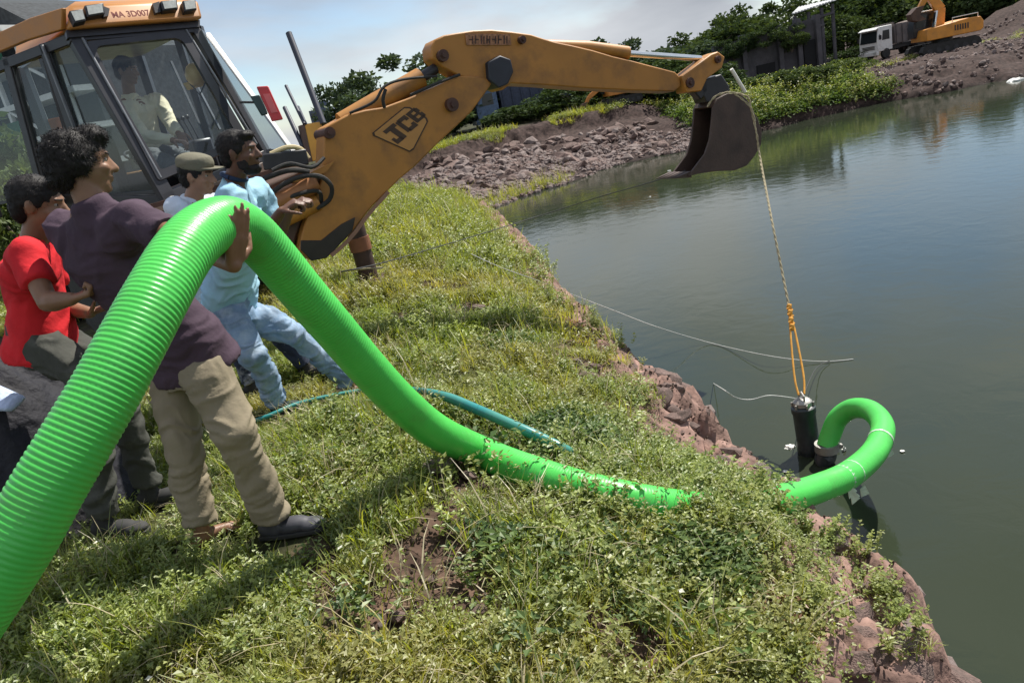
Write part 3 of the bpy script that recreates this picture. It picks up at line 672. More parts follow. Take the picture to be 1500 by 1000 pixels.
M_tape = mat('clear_tape', (.42,.56,.42), .25, var=.2, scale=20, bump=.8, bscale=25)
def at_px(px, py):
    best = None
    for i, p in enumerate(path):
        u, w, f = proj(*p); e = (u-px)**2+(w-py)**2
        if best is None or e < best[0]: best = (e, i)
    return best[1]
def wrap(px, py, ln, tail=0):
    i = at_px(px, py); n = int(ln/(.0145/4)/2); seg = path[max(0,i-n):i+n+1:3]; m_ = MB()
    m_.tube(seg, [HR*(.97+.05*mnoise.noise(V(j*.9,0,px))) for j in range(len(seg))], 20, cap=False)
    for j in range(tail):
        p = seg[len(seg)//2]+V(rv(-.02,.02), -.07, rv(-.09,-.04)); m_.prism([p, p+V(.03,0,.02), p+V(.05,-.01,-.02+rv(-.02,.02)), p+V(.0,-.01,-.05)], V(.0,.004,.0))
    return m_.build('tape_wrap', M_tape, hose, True)
wrap(1236, 702, .035, 3); wrap(1248, 694, .02, 1); wrap(1289, 645, .03, 1)
# ------------------------------------------------------------ thin teal water pipe
tp = [on_ground(a,b,l) for a,b,l in [(300,640,.03),(385,612,.06),(440,590,.09),(515,574,.11),(560,570,.12),(600,570,.12),(650,580,.15),(700,600,.16),(750,622,.15),(790,640,.12),(830,660,.05),(850,672,-.05)]]
M_teal = mat('teal_pipe', (.02,.20,.21), .3, var=.12, dirt_or_sun=(.10,.30,.22), damt=.5, dpos=.45)
tm = MB(); tpp = resample(catmull(tp, 8), .02); tm.tube(tpp, [.013+.017*min(1,max(0,(i/len(tpp)-.45)*6)) for i in range(len(tpp))], 14)
tag(tm.build('water_pipe', M_teal, None, True), 'slim teal plastic pipe lying in the grass beneath the green hose', 'pipe')
# ------------------------------------------------------------ submersible pump
M_pump = mat('pump_iron', (.022,.030,.034), .42, var=.3, scale=14, bump=.3, dirt_or_sun=(.10,.10,.09), damt=.4, dpos=.6)
M_brkt = mat('worn_steel', (.32,.31,.29), .45, metal=.6, var=.3, bump=.3)
M_foam = mat('white_plastic_bag', (.70,.70,.66), .35, var=.15, bump=.8, bscale=30)
pb = G(1186, 662, WZ); top = PR(1173, 582, pb.length and (pb-EYE).length-.28)
pt = Vector((pb.x-.02, pb.y+.02, WZ+.52))
pump = thing('submersible_pump', 'black submersible pump hanging upright half in the water beside the bank', 'pump', tuple(pb))
ax = (pt-pb).normalized(); lo = pb-ax*.43
pm = MB(); pm.lathe(lo, ax, [(.07,0),(.098,.03),(.10,.1),(.10,.30),(.088,.32),(.088,.42),(.094,.44),(.094,.50),(.088,.52),(.088,.78),(.096,.80),(.096,.84),(.07,.86)], 28); pm.build('motor_housing', M_pump, pump, True)
pm = MB(); pm.lathe(pb+ax*.43, ax, [(.075,0),(.075,.03),(.05,.055),(.02,.06)], 24)
for j in range(6):
    a_ = j*1.047; s_, u_ = frame(ax); pm.cyl(pb+ax*.42+(s_*math.cos(a_)+u_*math.sin(a_))*.083, pb+ax*.455+(s_*math.cos(a_)+u_*math.sin(a_))*.083, .009, 6)
pm.build('top_cap', M_brkt, pump, True)
s_, u_ = frame(ax)
pm = MB(); pm.tube([pb+ax*.45+s_*.05, pb+ax*.52+s_*.045, pb+ax*.54, pb+ax*.52-s_*.045, pb+ax*.45-s_*.05], .009, 8); pm.build('lifting_handle', M_brkt, pump, True)
hend = path[-1]; pm = MB()
pm.tube(catmull([pb+ax*.03+V(.07,0,0), pb+V(.15,.01,.035), Vector((hend.x-.03, hend.y, WZ+.03)), Vector((hend.x, hend.y, WZ+.07)), hend+V(0,0,.02)], 5), [.072]*20+[.08], 18); pm.build('outlet_elbow', M_pump, pump, True)
pm = MB(); pm.tube([hend+V(0,0,-.035), hend+V(0,0,.03)], HR*1.08, 22); pm.box(hend+V(.09,-.03,0), (.04,.03,.03)); pm.build('hose_clamp', M_brkt, pump, True)
pm = MB()
for j in range(5):
    c_ = pb+V(rv(.10,.26), rv(-.11,-.05), rv(.0,.11)); pm.prism([c_, c_+V(rv(.01,.04),0,rv(0,.02)), c_+V(rv(.02,.05),.0,rv(-.04,-.01)), c_+V(rv(-.01,.01),0,-.03)], V(0,.008,.004))
pm.build('tied_tape', M_foam, pump)
def crumple(name, c, r, mt, label, cat, seed, flat=.5):
    m_ = MB(); m_.ball(c, (r, r*.8, r*flat), 16)
    for i_, p in enumerate(m_.v): m_.v[i_] = Vector(c)+(p-Vector(c))*(1+.55*mnoise.noise((p-Vector(c))*(2.2/r)+V(seed,0,0)))
    return tag(m_.build(name, mt, None), label, cat)
crumple('plastic_bag', G(1157,655,WZ+.0), .045, M_foam, 'whitish plastic scrap floating against the left side of the pump', 'litter', 3)
for i, (a, b, r, lb) in enumerate([(1150,690,.02,'tiny white fleck on the water just below the pump'),(1322,660,.018,'tiny white fleck floating right of the green loop of hose'),(952,288,.03,'white crumb floating on the far water left of the bucket'),(980,250,.05,'pale float on the black line near the bucket lip'),(1488,118,.30,'white sheet caught on the far shore at the right edge'),(1414,127,.16,'pale slab lying at the waterline below the excavator')]):
    crumple('litter', G(a,b,WZ+.01), r, M_foam, lb, 'litter', i*2.3, .3)
# ------------------------------------------------------------ ropes and lines
def rope(pts, r, mt, name, label, n=8, twist=False):
    m_ = MB(); pp = resample(catmull([Vector(p) for p in pts], 8), max(.02, r*1.5))
    if twist:
        for s in (0, 1):
            q_ = [];
            for i, p in enumerate(pp):
                d = (pp[min(i+1,len(pp)-1)]-pp[max(i-1,0)]).normalized(); x_, y_ = frame(d); an = i*.9+s*math.pi; q_.append(p+(x_*math.cos(an)+y_*math.sin(an))*r*.5)
            m_.tube(q_, r*.62, 6)
    else: m_.tube(pp, r, n)
    return tag(m_.build(name, mt, None, True), label, 'rope')
M_rope = mat('jute_rope', (.36,.31,.20), .9, var=.3, scale=40)
M_orope = mat('orange_rope', (.62,.30,.045), .8, var=.25, scale=40)
M_wire = mat('pale_cord', (.45,.46,.44), .5); M_dark = mat('dark_cable', (.03,.03,.03), .6)
hk = pb+ax*.52
knot = PR(1156, 450, (pb-EYE).length*1.02)
BK = 7.7
rope([P(1036,157,BK-.1), P(1046,143,BK-.12), P(1062,136,BK-.14), P(1080,137,BK-.15), P(1096,143,BK-.16), P(1100,158,BK-.16), P(1108,195,BK-.2), P(1114,235,BK-.3), PR(1130,320,7.2), PR(1145,395,6.95), knot], .011, M_rope, 'lifting_rope', 'long thin beige rope hanging from the bucket down to the orange knot', twist=True)
rope([P(1074,136,BK-.14), P(1088,146,BK-.16), P(1101,160,BK-.17), P(1106,178,BK-.2)], .010, M_rope, 'rope_end', 'short loose loop of beige rope over the top of the bucket', twist=True)
kn = thing('orange_sling', 'knotted orange rope sling in two strands tied to the pump handle', 'rope', tuple(knot))
for dx in (-.035, .04):
    m_ = MB(); m_.tube(resample(catmull([knot, knot.lerp(hk,.35)+V(dx*.6,0,0), knot.lerp(hk,.8)+V(dx,0,0), hk+V(dx*.6,0,0)], 8), .015), .0085, 7); m_.build('strand', M_orope, kn, True)
for j, t in enumerate((0, .07, .16, .24)):
    m_ = MB(); c_ = knot.lerp(hk, t); m_.ball(c_, (.024,.02,.034), 10); m_.tube([c_+V(.02,0,.02), c_+V(-.025,-.02,0), c_+V(.02,-.01,-.03)], .009, 6); m_.tube([c_, c_+V(.03,0,-.03)], .006, 5); m_.build('knot', M_orope, kn, True)
rope([P(560,392,5.6)+V(0,0,.0), on_ground(500,398,.12), on_ground(420,420,.08)], .008, M_rope, 'tow_line', 'pale rope end lying in the grass beside the stabiliser leg', twist=False)
rope([P(500,398,6.0), P(560,385,7.0), P(640,362,9.0), P(720,338,10.5), P(800,313,11.2), P(880,288,11), P(950,268,9.5), P(1004,250,BK)], .006, M_dark, 'stay_line', 'thin dark line strung from the machine over the grass and water to the bucket')
rope([on_ground(690,372,.25), on_ground(735,392,.22), on_ground(790,412,.12), P(840,432,9.6), P(900,455,9.0), P(960,478,8.4), P(1040,502,8.3), G(1120,520,WZ+.10), G(1180,528,WZ+.03), G(1215,529,WZ+.012), G(1250,526,WZ+.006)], .0048, M_wire, 'nylon_line', 'white nylon line sagging from the grass across the water')
rope([on_ground(1036,556,.03), PR(1056,568,6.05), PR(1078,582,6.25), PR(1100,585,6.32), PR(1128,579,6.35), hk+V(-.03,0,-.03)], .004, M_wire, 'pump_cable', 'thin pale cable looping from the rocks to the top of the pump')
rope([hk+V(.02,0,0), G(1195,540,WZ+.1), G(1215,528,WZ+.02)], .004, M_dark, 'cord', 'short dark cord slanting from the pump up to the white line')
# ------------------------------------------------------------ backhoe loader
YEL = mat('machine_yellow', (.40,.175,.032), .5, var=.10, scale=2.5, dirt_or_sun=(.13,.065,.03), dscale=2.6, damt=.6, dpos=.55, bump=.05)
YEL2 = mat('bright_yellow', (.66,.34,.035), .45, var=.08, dirt_or_sun=(.3,.16,.04), damt=.4)
BLK = mat('black_steel', (.022,.022,.026), .45, var=.3, bump=.1)
FRM = mat('cab_frame_black', (.030,.030,.036), .38, var=.2)
GRY = mat('grey_trim', (.17,.18,.20), .4, var=.2)
BRN = mat('brown_chassis', (.10,.055,.035), .6, var=.3, dirt_or_sun=(.05,.03,.025), damt=.6)
RUB = mat('rubber', (.025,.024,.023), .8, var=.3, bump=.3)
CHR = mat('chrome_rod', (.75,.78,.80), .16, metal=1, var=.04)
PINM = mat('pivot_rust', (.07,.03,.022), .6, var=.4)
BKT = mat('bucket_steel', (.060,.036,.028), .6, var=.4, scale=5, dirt_or_sun=(.07,.045,.034), damt=.5, dscale=4, bump=.3)
REDM = mat('reflector_red', (.50,.03,.035), .3, var=.1)
LAMPG = mat('lamp_lens', (.42,.44,.42), .15, var=.15, scale=30)
ROOFY = mat('roof_orange', (.50,.21,.045), .45, var=.12, scale=3, dirt_or_sun=(.28,.15,.08), damt=.5, dpos=.5)
GLS = glass('cab_glass', (.90,.94,.95), .03, .045)
GLS2 = glass('side_glass', (.66,.72,.74), .05, .16)
def ppx(p0, n): return lambda a, b: PP(a, b, p0, n)
mroot = V(-3.3, 7.9, 0); mroot.z = hz(mroot.x, mroot.y)
mach = thing('backhoe_loader', 'yellow backhoe loader on the bank with its boom and dark bucket reaching over the pond', 'backhoe loader', tuple(mroot))
# cab planes
A0 = P(100, 44, 7.34); C0 = P(0, 77, 7.78)
dAC = (C0-A0); dAC.z = 0; dAC.normalize(); nS = V(dAC.y, -dAC.x, 0)
if nS.y > 0: nS = -nS
sidep = ppx(A0, nS)
B0 = P(291, 30, 8.2); Alow = sidep(245, 288); nR = (B0-A0).cross(Alow-A0).normalized()
if nR.y > 0: nR = -nR
rearp = ppx(A0, nR); inn = -nR
def strip(name, pf, poly, th, mt, n_, par=mach, bev=0, off=0.0, smooth=False):
    m_ = MB(); m_.prism([pf(a,b)+n_*off for a,b in poly], -n_*th); return m_.build(name, mt, par, smooth, bev)
# roof: overhanging shell with sunlit top
hr = [V(*dAC), V(nR.x, nR.y, 0).normalized()]
rt = rearp
rlo = [rearp(96,46), rearp(292,31)]; rhi = [rearp(98,11)+V(0,0,0), rearp(286,4)]
back = V(-nR.x, -nR.y, 0).normalized()*1.75
e = V(nR.x, nR.y, 0).normalized()*.10
m_ = MB()
lo4 = [rlo[0]+e, rlo[1]+e, rlo[1]+back, rlo[0]+back]; mid4 = [rhi[0]+e*.8, rhi[1]+e*.8, rhi[1]+back, rhi[0]+back]
cen = sum(mid4, V(0,0,0))/4; top4 = [p.lerp(cen, .22)+V(0,0,.07) for p in mid4]
m_.add(lo4+mid4+top4, [(0,1,5,4),(1,2,6,5),(2,3,7,6),(3,0,4,7),(4,5,9,8),(5,6,10,9),(6,7,11,10),(7,4,8,11),(8,9,10,11),(3,2,1,0)])
m_.build('roof', ROOFY, mach, bevel=.035)
# side roof fascia hangs lower toward the front
strip('roof_fascia', sidep, [(98,12),(98,44),(45,60),(0,79),(-60,105),(-60,76),(0,50),(50,27)], .05, ROOFY, nS, off=.05, bev=.01)
strip('roof_underside_trim', rearp, [(96,46),(292,31),(292,41),(98,57)], .06, FRM, nR, off=.02)
# work lamps with brackets
for j, (poly) in enumerate([[(96,30),(116,27),(121,44),(104,48)],[(118,22),(146,18),(148,34),(122,39)],[(228,15),(252,12),(254,26),(232,29)],[(260,14),(279,12),(281,27),(263,30)]]):
    hl = strip('work_lamp', rearp, poly, .09, BLK, nR, off=.16, bev=.008)
    cx = sum(p[0] for p in poly)/4; cy = sum(p[1] for p in poly)/4
    strip('lens', rearp, [(cx+(a-cx)*.8, cy+(b-cy)*.74) for a,b in poly], .012, LAMPG, nR, par=hl, off=.168)
strip('lamp_bracket', rearp, [(146,20),(156,24),(154,34),(147,36)], .05, BLK, nR, off=.13); strip('lamp_bracket', rearp, [(218,16),(228,13),(230,28),(222,30)], .05, BLK, nR, off=.13)
# rear face frame
bm_ = lambda pf, n_, a, b, w, th, name='pillar', mt=FRM, off=0: (lambda m: (m.beam(pf(*a)-n_*(th/2-off), pf(*b)-n_*(th/2-off), w, th, up=n_), m.build(name, mt, mach, bevel=.008)))(MB())
bm_(rearp, nR, (112,52), (250,292), .13, .10); bm_(rearp, nR, (286,40), (392,222), .09, .10)
bm_(rearp, nR, (100,53), (292,40), .10, .09, 'header'); bm_(rearp, nR, (240,292), (400,222), .10, .10, 'sill')
bm_(rearp, nR, (120,56), (236,262), .022, .03, 'door_seal', GRY, .02); bm_(rearp, nR, (272,44), (376,212), .02, .03, 'door_seal', GRY, .02)
# rear window frame and glass with rounded corners
def rounded(c4, r, k=5):
    out = []
    for i in range(4):
        p, a, b = V(*c4[i],0), V(*c4[i-1],0), V(*c4[(i+1)%4],0); p0 = p+(a-p).normalized()*r; p1 = p+(b-p).normalized()*r
        for j in range(k+1): t = j/k; q_ = p0.lerp(p,t).lerp(p.lerp(p1,t),t); out.append((q_.x,q_.y))
    return out
outer = [(126,62),(272,47),(366,208),(232,266)]; inner = rounded([(137,69),(265,56),(350,204),(230,252)], 14)
oo = rounded(outer, 6)
m_ = MB(); n_ = len(inner)
po = [rearp(*a)+nR*.015 for a in oo]; pi_ = [rearp(*a)+nR*.015 for a in inner]
m_.add(po+pi_+[p-nR*.04 for p in po]+[p-nR*.04 for p in pi_], [(i, (i+1)%n_, n_+(i+1)%n_, n_+i) for i in range(n_)]+[(2*n_+i, 2*n_+(i+1)%n_, 3*n_+(i+1)%n_, 3*n_+i) for i in range(n_)]+[(n_+i, n_+(i+1)%n_, 3*n_+(i+1)%n_, 3*n_+i) for i in range(n_)]+[(i,(i+1)%n_,2*n_+(i+1)%n_,2*n_+i) for i in range(n_)])
wf_ = m_.build('rear_window', FRM, mach)
m_ = MB(); m_.prism([p-nR*.02 for p in pi_], -nR*.006); m_.build('pane', GLS, wf_)
# swung-out side glass right of the rear window
og = lambda a, b: P(a, b, 7.6)
quad = [(294,42),(303,52),(432,226),(392,224)]
pw = [P(294,42,8.15), P(304,50,8.25), P(432,226,7.6), P(393,222,7.25)]
m_ = MB(); nn_ = (pw[1]-pw[0]).cross(pw[3]-pw[0]).normalized(); m_.prism(pw, nn_*.008); ow = m_.build('open_window', GLS2, mach)
m_ = MB(); m_.beam(pw[1], pw[2], .045, .03); m_.build('window_edge', GRY, ow); m_ = MB(); m_.beam(pw[2], pw[3], .05, .04); m_.build('window_edge', FRM, ow)
# side face: pillars, windows, lower door
for a, b, w in [((6,84),(62,290),.09),((60,64),(140,300),.09),((-70,118),(-10,320),.09)]: bm_(sidep, nS, a, b, w, .08)
bm_(sidep, nS, (64,66), (118,205), .022, .03, 'door_seal', GRY, .03)
bm_(sidep, nS, (104,56), (-60,120), .09, .08, 'header'); bm_(sidep, nS, (60,292), (250,296), .10, .08, 'sill')
for poly in ([(10,86),(56,70),(120,286),(64,280)], [(64,66),(100,56),(226,282),(142,288)], [(-66,120),(2,90),(56,286),(-12,300)]):
    fr_ = MB(); ps = [sidep(*a) for a in poly]
    for i in range(4): fr_.beam(ps[i]-nS*.03, ps[(i+1)%4]-nS*.03, .03, .03)
    f_ = fr_.build('side_window', FRM, mach); g_ = MB(); g_.prism([p-nS*.045 for p in ps], -nS*.005); g_.build('pane', GLS2 if poly[0][0] == 64 else GLS, f_)
# cab inside: floor, far walls' pillars, seat, console, headliner
cin = [rearp(240,292), rearp(392,222)]
flo = sum(cin, V(0,0,0))/2
bk = -V(nR.x,nR.y,0).normalized(); sd_ = V(bk.y,-bk.x,0)
if sd_.x < 0: sd_ = -sd_
m_ = MB(); fl = rearp(250,300); zf = fl.z-.35
cA = V(A0.x, A0.y, 0); cB = V(B0.x, B0.y, 0)
m_.prism([cA+V(0,0,zf), cB+V(0,0,zf), cB+bk*1.6+V(0,0,zf), cA+bk*1.6+V(0,0,zf)], V(0,0,-.1)); m_.build('cab_floor', BLK, mach)
m_ = MB(); zt = A0.z-.05
m_.prism([cA+V(0,0,zt), cB+V(0,0,zt), cB+bk*1.6+V(0,0,zt), cA+bk*1.6+V(0,0,zt)], V(0,0,.03)); m_.build('headlining', GRY, mach)
for c_, w in ((cA+bk*1.6,.09),(cB+bk*1.6,.09),(cB+bk*.55,.07),(cB+bk*.05,.08),(cA+bk*.9,.05)):
    m_ = MB(); m_.box(c_+V(0,0,(zf+zt)/2), (w,w,zt-zf)); m_.build('pillar', FRM, mach)
m_ = MB()
for q0, q1 in ((cA+bk*1.6, cB+bk*1.6), (cB, cB+bk*1.6)): m_.beam(q0+V(0,0,zf+.35), q1+V(0,0,zf+.35), .05, .7)
m_.build('lower_panel', FRM, mach)
cc = (cA+cB)/2
m_ = MB(); sc_ = cc+bk*.85-sd_*.10; m_.box(sc_+V(0,0,zf+.40), (.5,.5,.14), (sd_, bk, V(0,0,1))); m_.box(sc_+bk*.02-sd_*.27+V(0,0,zf+.75), (.12,.48,.65), (sd_, bk, V(0,0,1))); m_.box(sc_+V(0,0,zf+.17), (.3,.3,.34), (sd_,bk,V(0,0,1))); m_.build('seat', BLK, mach, bevel=.04)
m_ = MB(); co = cc+sd_*.42+bk*.5; m_.box(co+V(0,0,zf+.45), (.22,.4,.9), (sd_, bk, V(0,0,1))); m_.build('console', FRM, mach, bevel=.03)
for j in range(3):
    m_ = MB(); p = co+bk*(-.12+.11*j)+V(0,0,zf+.88); m_.tube([p, p+V(-.03,0,.16), p+V(-.05,.0,.24)], .009, 8); m_.ball(p+V(-.05,0,.26), .025, 10); m_.build('control_lever', BLK, mach, True)
m_ = MB(); wc = cc+bk*1.25+sd_*.15+V(0,0,zf+.85); s1, u1 = frame(V(.5,-.2,1)); rim = [wc+(s1*math.cos(t*.3927)+u1*math.sin(t*.3927))*.2 for t in range(17)]; m_.tube(rim, .014, 8); m_.cyl(wc, wc+V(0,0,-.5), .03); m_.build('steering_wheel', BLK, mach, True)
# struts seen through the window
for a, b in (((250,90),(300,200)),((268,88),(322,190)),((300,205),(330,150))):
    m_ = MB(); m_.beam(P(*a,8.7), P(*b,8.6), .025, .025); m_.build('grab_rail', GRY, mach)
# lower rear body and chassis
m_ = MB(); m_.prism([rearp(190,306), rearp(244,294), rearp(408,226), rearp(448,226), rearp(455,330), rearp(300,400), rearp(190,400)], bk*1.2); m_.build('rear_body', BRN, mach, bevel=.02)
for o1, o2 in ((0,.0),(14,.03),(30,.0)):
    m_ = MB(); m_.beam(rearp(180,316+o1)+nR*.04, rearp(420,246+o1)+nR*.04, .03, .04); m_.build('chassis_rib', PINM, mach)
# front body, bonnet, loader arms and wheels (mostly behind the men)
fw = cA+bk*1.6; mid = (cA+cB)/2
m_ = MB(); c_ = mid+bk*2.6; g0 = hz(mid.x, mid.y); m_.box(V(c_.x,c_.y,g0+1.25), (.95,1.9,.75), (sd_, bk, V(0,0,1))); m_.build('bonnet', YEL, mach, bevel=.06)
m_ = MB(); c_ = mid+bk*1.4; m_.box(V(c_.x,c_.y,g0+.75), (.8,4.2,.3), (sd_, bk, V(0,0,1))); m_.build('chassis', BRN, mach, bevel=.02)
for sgn in (-1,1):
    for d_, r_, w_ in ((.75,.68,.42),(3.0,.46,.32)):
        c_ = mid+bk*d_+sd_*sgn*.82; c_ = V(c_.x,c_.y,g0+r_-.05)
        m_ = MB(); m_.lathe(c_-sd_*w_/2, sd_, [(r_*.55,0),(r_*.9,.0),(r_,.06),(r_,w_-.06),(r_*.9,w_),(r_*.55,w_)], 32)
        for j in range(18):
            a_ = j*math.pi/9; u_ = bk*math.cos(a_)+V(0,0,1)*math.sin(a_); m_.beam(c_-sd_*w_*.45+u_*r_, c_+sd_*w_*.45+(bk*math.cos(a_+.16)+V(0,0,1)*math.sin(a_+.16))*r_, .05, .06, up=u_)
        wh = m_.build('tyre', RUB, mach); m_ = MB(); m_.lathe(c_-sd_*w_*.42, sd_, [(.04,-.02),(.1,.0),(r_*.5,.05),(r_*.56,.1),(r_*.56,w_*.84)], 24); m_.build('rim', YEL2, wh, True)
    continue
    m_ = MB(); b0 = mid; b1 = mid+bk; m_.beam(V(b0.x,b0.y,g0+1.7), V(b1.x,b1.y,g0+.7), .12, .22); m_.build('loader_arm', YEL, mach, bevel=.01)
m_ = MB(); m_.prism([sidep(66,262), sidep(80,256), sidep(92,276), sidep(96,300), sidep(60,296)], nS*.25, off=nS*.02); m_.build('fender', YEL2, mach, bevel=.02)
m_ = MB(); m_.prism([P(54,178,8.6), P(82,172,8.6), P(86,200,8.6), P(58,204,8.6)], V(.1,.2,0)); m_.build('headrest', mat('orange_cloth', (.55,.14,.02), .8), mach, bevel=.02)
# kingpost: hoses, slew cylinder, valve block
BP0 = P(470,350,6.0); nB = V(.42,-.907,0)
bp_ = ppx(BP0, nB)
m_ = MB(); m_.prism([bp_(385,275), bp_(450,245), bp_(470,262), bp_(440,345), bp_(420,420), bp_(400,420)], -nB*.5, off=-nB*.1); m_.build('kingpost', BRN, mach, bevel=.02)
def hs(pts, r, off, mt=RUB, name='hydraulic_hose'):
    m_ = MB(); m_.tube(resample(catmull([bp_(a,b)+nB*(off+o_) for a,b,o_ in pts], 6), .03), r, 8); m_.build(name, mt, mach, True)
hs([(392,285,0),(425,262,.08),(458,258,.12),(478,272,.1),(478,292,.05),(462,305,0)], .018, .05); hs([(400,300,0),(430,285,.1),(462,280,.1),(470,300,.02)], .016, .0)
hs([(385,262,0),(420,250,.05),(450,252,.05)], .02, .02); hs([(395,250,0),(420,240,0),(450,246,.05),(470,232,0)], .014, .1)
m_ = MB(); m_.cyl(bp_(395,300)+nB*.02, bp_(462,268)+nB*.02, .075, 18); m_.build('slew_cylinder', mat('orange_brown', (.34,.14,.05), .5, var=.2), mach, True)
m_ = MB(); m_.cyl(bp_(405,325), bp_(465,296), .07, 18); m_.build('slew_cylinder', YEL, mach, True)
m_ = MB(); m_.tube(catmull([bp_(396,226), bp_(420,216), bp_(440,218), bp_(452,232)], 5), .018, 8); m_.build('guard_rail', mat('cream_pipe', (.55,.45,.25), .5), mach, True)
m_ = MB(); m_.beam(bp_(385,238), bp_(450,230), .05, .12); m_.build('valve_block', BLK, mach, bevel=.01)
m_ = MB(); m_.prism([bp_(426,266), bp_(488,236), bp_(476,252), bp_(440,268)], -nB*.2, off=nB*.05); m_.build('bracket', YEL, mach)
for (a, b, w) in (((423,49),(474,182),.05),((419,126),(446,182),.026),((417,158),(444,216),.035),((437,157),(449,184),.024)):
    m_ = MB(); m_.cyl(P(*a,7.0), P(*b,6.6), w*.55, 14); m_.build('guard_rod', mat('blue_black_rod', (.028,.034,.055), .55), mach, True)
m_ = MB(); m_.prism([P(446,182,6.6), P(471,178,6.6), P(478,230,6.5), P(458,237,6.5)], V(-.08,.16,0)); m_.build('upright_plate', YEL2, mach, bevel=.008)
m_ = MB(); m_.prism([P(439,184,6.62), P(446,182,6.6), P(458,237,6.5), P(450,238,6.5)], V(-.05,.16,0)); m_.build('side_plate', BRN, mach)
# mirror
mp_ = [P(376,127,7.2), P(393,126,7.2), P(415,175,7.1), P(399,178,7.1)]
m_ = MB(); m_.prism(mp_, V(-.02,.06,0)); mi_ = m_.build('wing_mirror', REDM, mach, bevel=.008)
c4 = sum(mp_, V(0,0,0))/4; m_ = MB(); m_.prism([c4+(p-c4)*.55+V(.003,-.006,0) for p in mp_], V(.0,.005,0)); m_.build('reflector', mat('pale_red', (.62,.12,.12), .3), mi_)
m_ = MB(); m_.prism([P(367,141,7.25), P(381,139,7.25), P(393,167,7.2), P(384,170,7.2)], V(-.02,.05,0)); m_.build('mirror_bracket', mat('dark_teal', (.01,.04,.04), .4), mach, bevel=.01)
m_ = MB(); m_.beam(P(352,150,7.5), P(376,150,7.25), .02, .02); m_.build('mirror_arm', BLK, mach)
# boom: deep plate box with raised cheek edges
def plate(name, poly, th, mt, off=0, bev=.012): m_ = MB(); m_.prism([bp_(a,b) for a,b in poly], -nB*th, off=nB*off); return m_.build(name, mt, mach, bevel=bev)
boomP = [(475,187),(509,168),(535,161),(562,157),(600,143),(640,126),(672,111),(700,112),(724,118),(716,130),(691,164),(668,186),(646,206),(608,244),(586,262),(570,278),(547,301),(533,318),(520,335),(507,350),(494,362),(478,378),(456,382),(438,366),(442,343),(450,316),(462,288),(471,263),(474,225)]
boom = plate('boom', boomP, .26, YEL)
m_ = MB(); ep = [(568,281),(547,304),(533,321),(520,339),(507,354),(494,366),(484,374)]
for i in range(len(ep)-1): m_.beam(bp_(*ep[i])+nB*.02, bp_(*ep[i+1])+nB*.02, .018, .03)
m_.build('edge_bar', mat('bare_edge', (.28,.15,.10), .5), boom)
shade_blk = mat('shade_black', (.02,.015,.012), .5, var=.4)
plate('boom_foot_shade', [(440,352),(470,352),(500,328),(520,318),(516,338),(494,362),(478,378),(456,382),(440,366)], .012, shade_blk, .012)  # thin dark sheet paints the shading on the boom's lower end
def pin(a, b, r, ln=.05, par=boom): m_ = MB(); p = bp_(a,b); m_.cyl(p-nB*.3, p+nB*ln, r, 20); m_.cyl(p+nB*ln, p+nB*(ln+.02), r*.45, 6); m_.build('pivot_pin', PINM, par, True)
pin(481,195,.045); pin(660,154,.055)
# logo plate on boom: outlined lozenge with the letters J C B
M_decal = mat('decal_dark', (.05,.025,.012), .5); M_decalbg = mat('decal_tan', (.44,.215,.06), .45, var=.1)
def flat(poly, off, mt, name='decal', par=boom): m_ = MB(); m_.prism([bp_(a,b) for a,b in poly], nB*.002, off=nB*off); return m_.build(name, mt, par)
def sh(pts, k, c): return [(c[0]+(a-c[0])*k, c[1]+(b-c[1])*k) for a,b in pts]
loz = [(545,195),(592,157),(600,157),(625,173),(627,178),(606,219),(600,223),(546,199)]
flat(loz, .004, M_decal); flat(sh(loz, .93, (588,190)), .007, M_decalbg)
# letters as blocky italic strokes, laid along the lozenge
O_ = V(556,200,0); ux = V(55,-28,0)/3; 
def letter(strokes, o, u, w):
    for s_ in strokes:
        flat([(o.x+u.x*a+w.x*b, o.y+u.y*a+w.y*b) for a,b in s_], .010, M_decal, 'letter')
uJ = V(15.5,-12.5,0); wv = V(24,17,0)
letter([[(0,0),(1,0),(1,.22),(0,.22)],[(.36,.2),(.78,.2),(.78,.98),(.36,.98)],[(-.12,.76),(.5,.76),(.5,1.0),(-.12,1.0)],[(-.12,.6),(.12,.6),(.12,.8),(-.12,.8)]], V(560,193,0), uJ, wv)
letter([[(0,.05),(.34,.05),(.34,.95),(0,.95)],[(.2,.0),(1,.0),(1,.24),(.2,.24)],[(.2,.76),(1,.76),(1,1.0),(.2,1.0)],[(.72,.2),(1,.2),(1,.36),(.72,.36)],[(.72,.64),(1,.64),(1,.8),(.72,.8)]], V(577,180,0), uJ*.92, wv*.88)
letter([[(0,0),(.34,0),(.34,1),(0,1)],[(.2,0),(.9,0),(.9,.2),(.2,.2)],[(.2,.4),(.86,.4),(.86,.6),(.2,.6)],[(.2,.8),(.9,.8),(.9,1),(.2,1)],[(.7,.1),(1,.1),(1,.44),(.7,.44)],[(.7,.56),(1,.56),(1,.92),(.7,.92)]], V(593,168,0), uJ*.9, wv*.74)
# boom ram and its hoses
m_ = MB(); m_.tube([bp_(505,178)-nB*.12, bp_(560,148)-nB*.12, bp_(624,112)-nB*.12], [.075,.085,.085], 20); m_.build('boom_ram', YEL, mach, True)
m_ = MB(); m_.cyl(bp_(622,113)-nB*.12, bp_(646,98)-nB*.12, .045, 16); m_.build('ram_rod', BLK, mach, True)
hs([(512,166,0),(545,150,.05),(560,128,.05),(590,117,.03),(640,112,0)], .011, .0); hs([(562,158,0),(558,146,.03),(562,132,.03)], .014, .02); hs([(600,140,0),(640,122,.02),(672,110,0)], .012, .02)
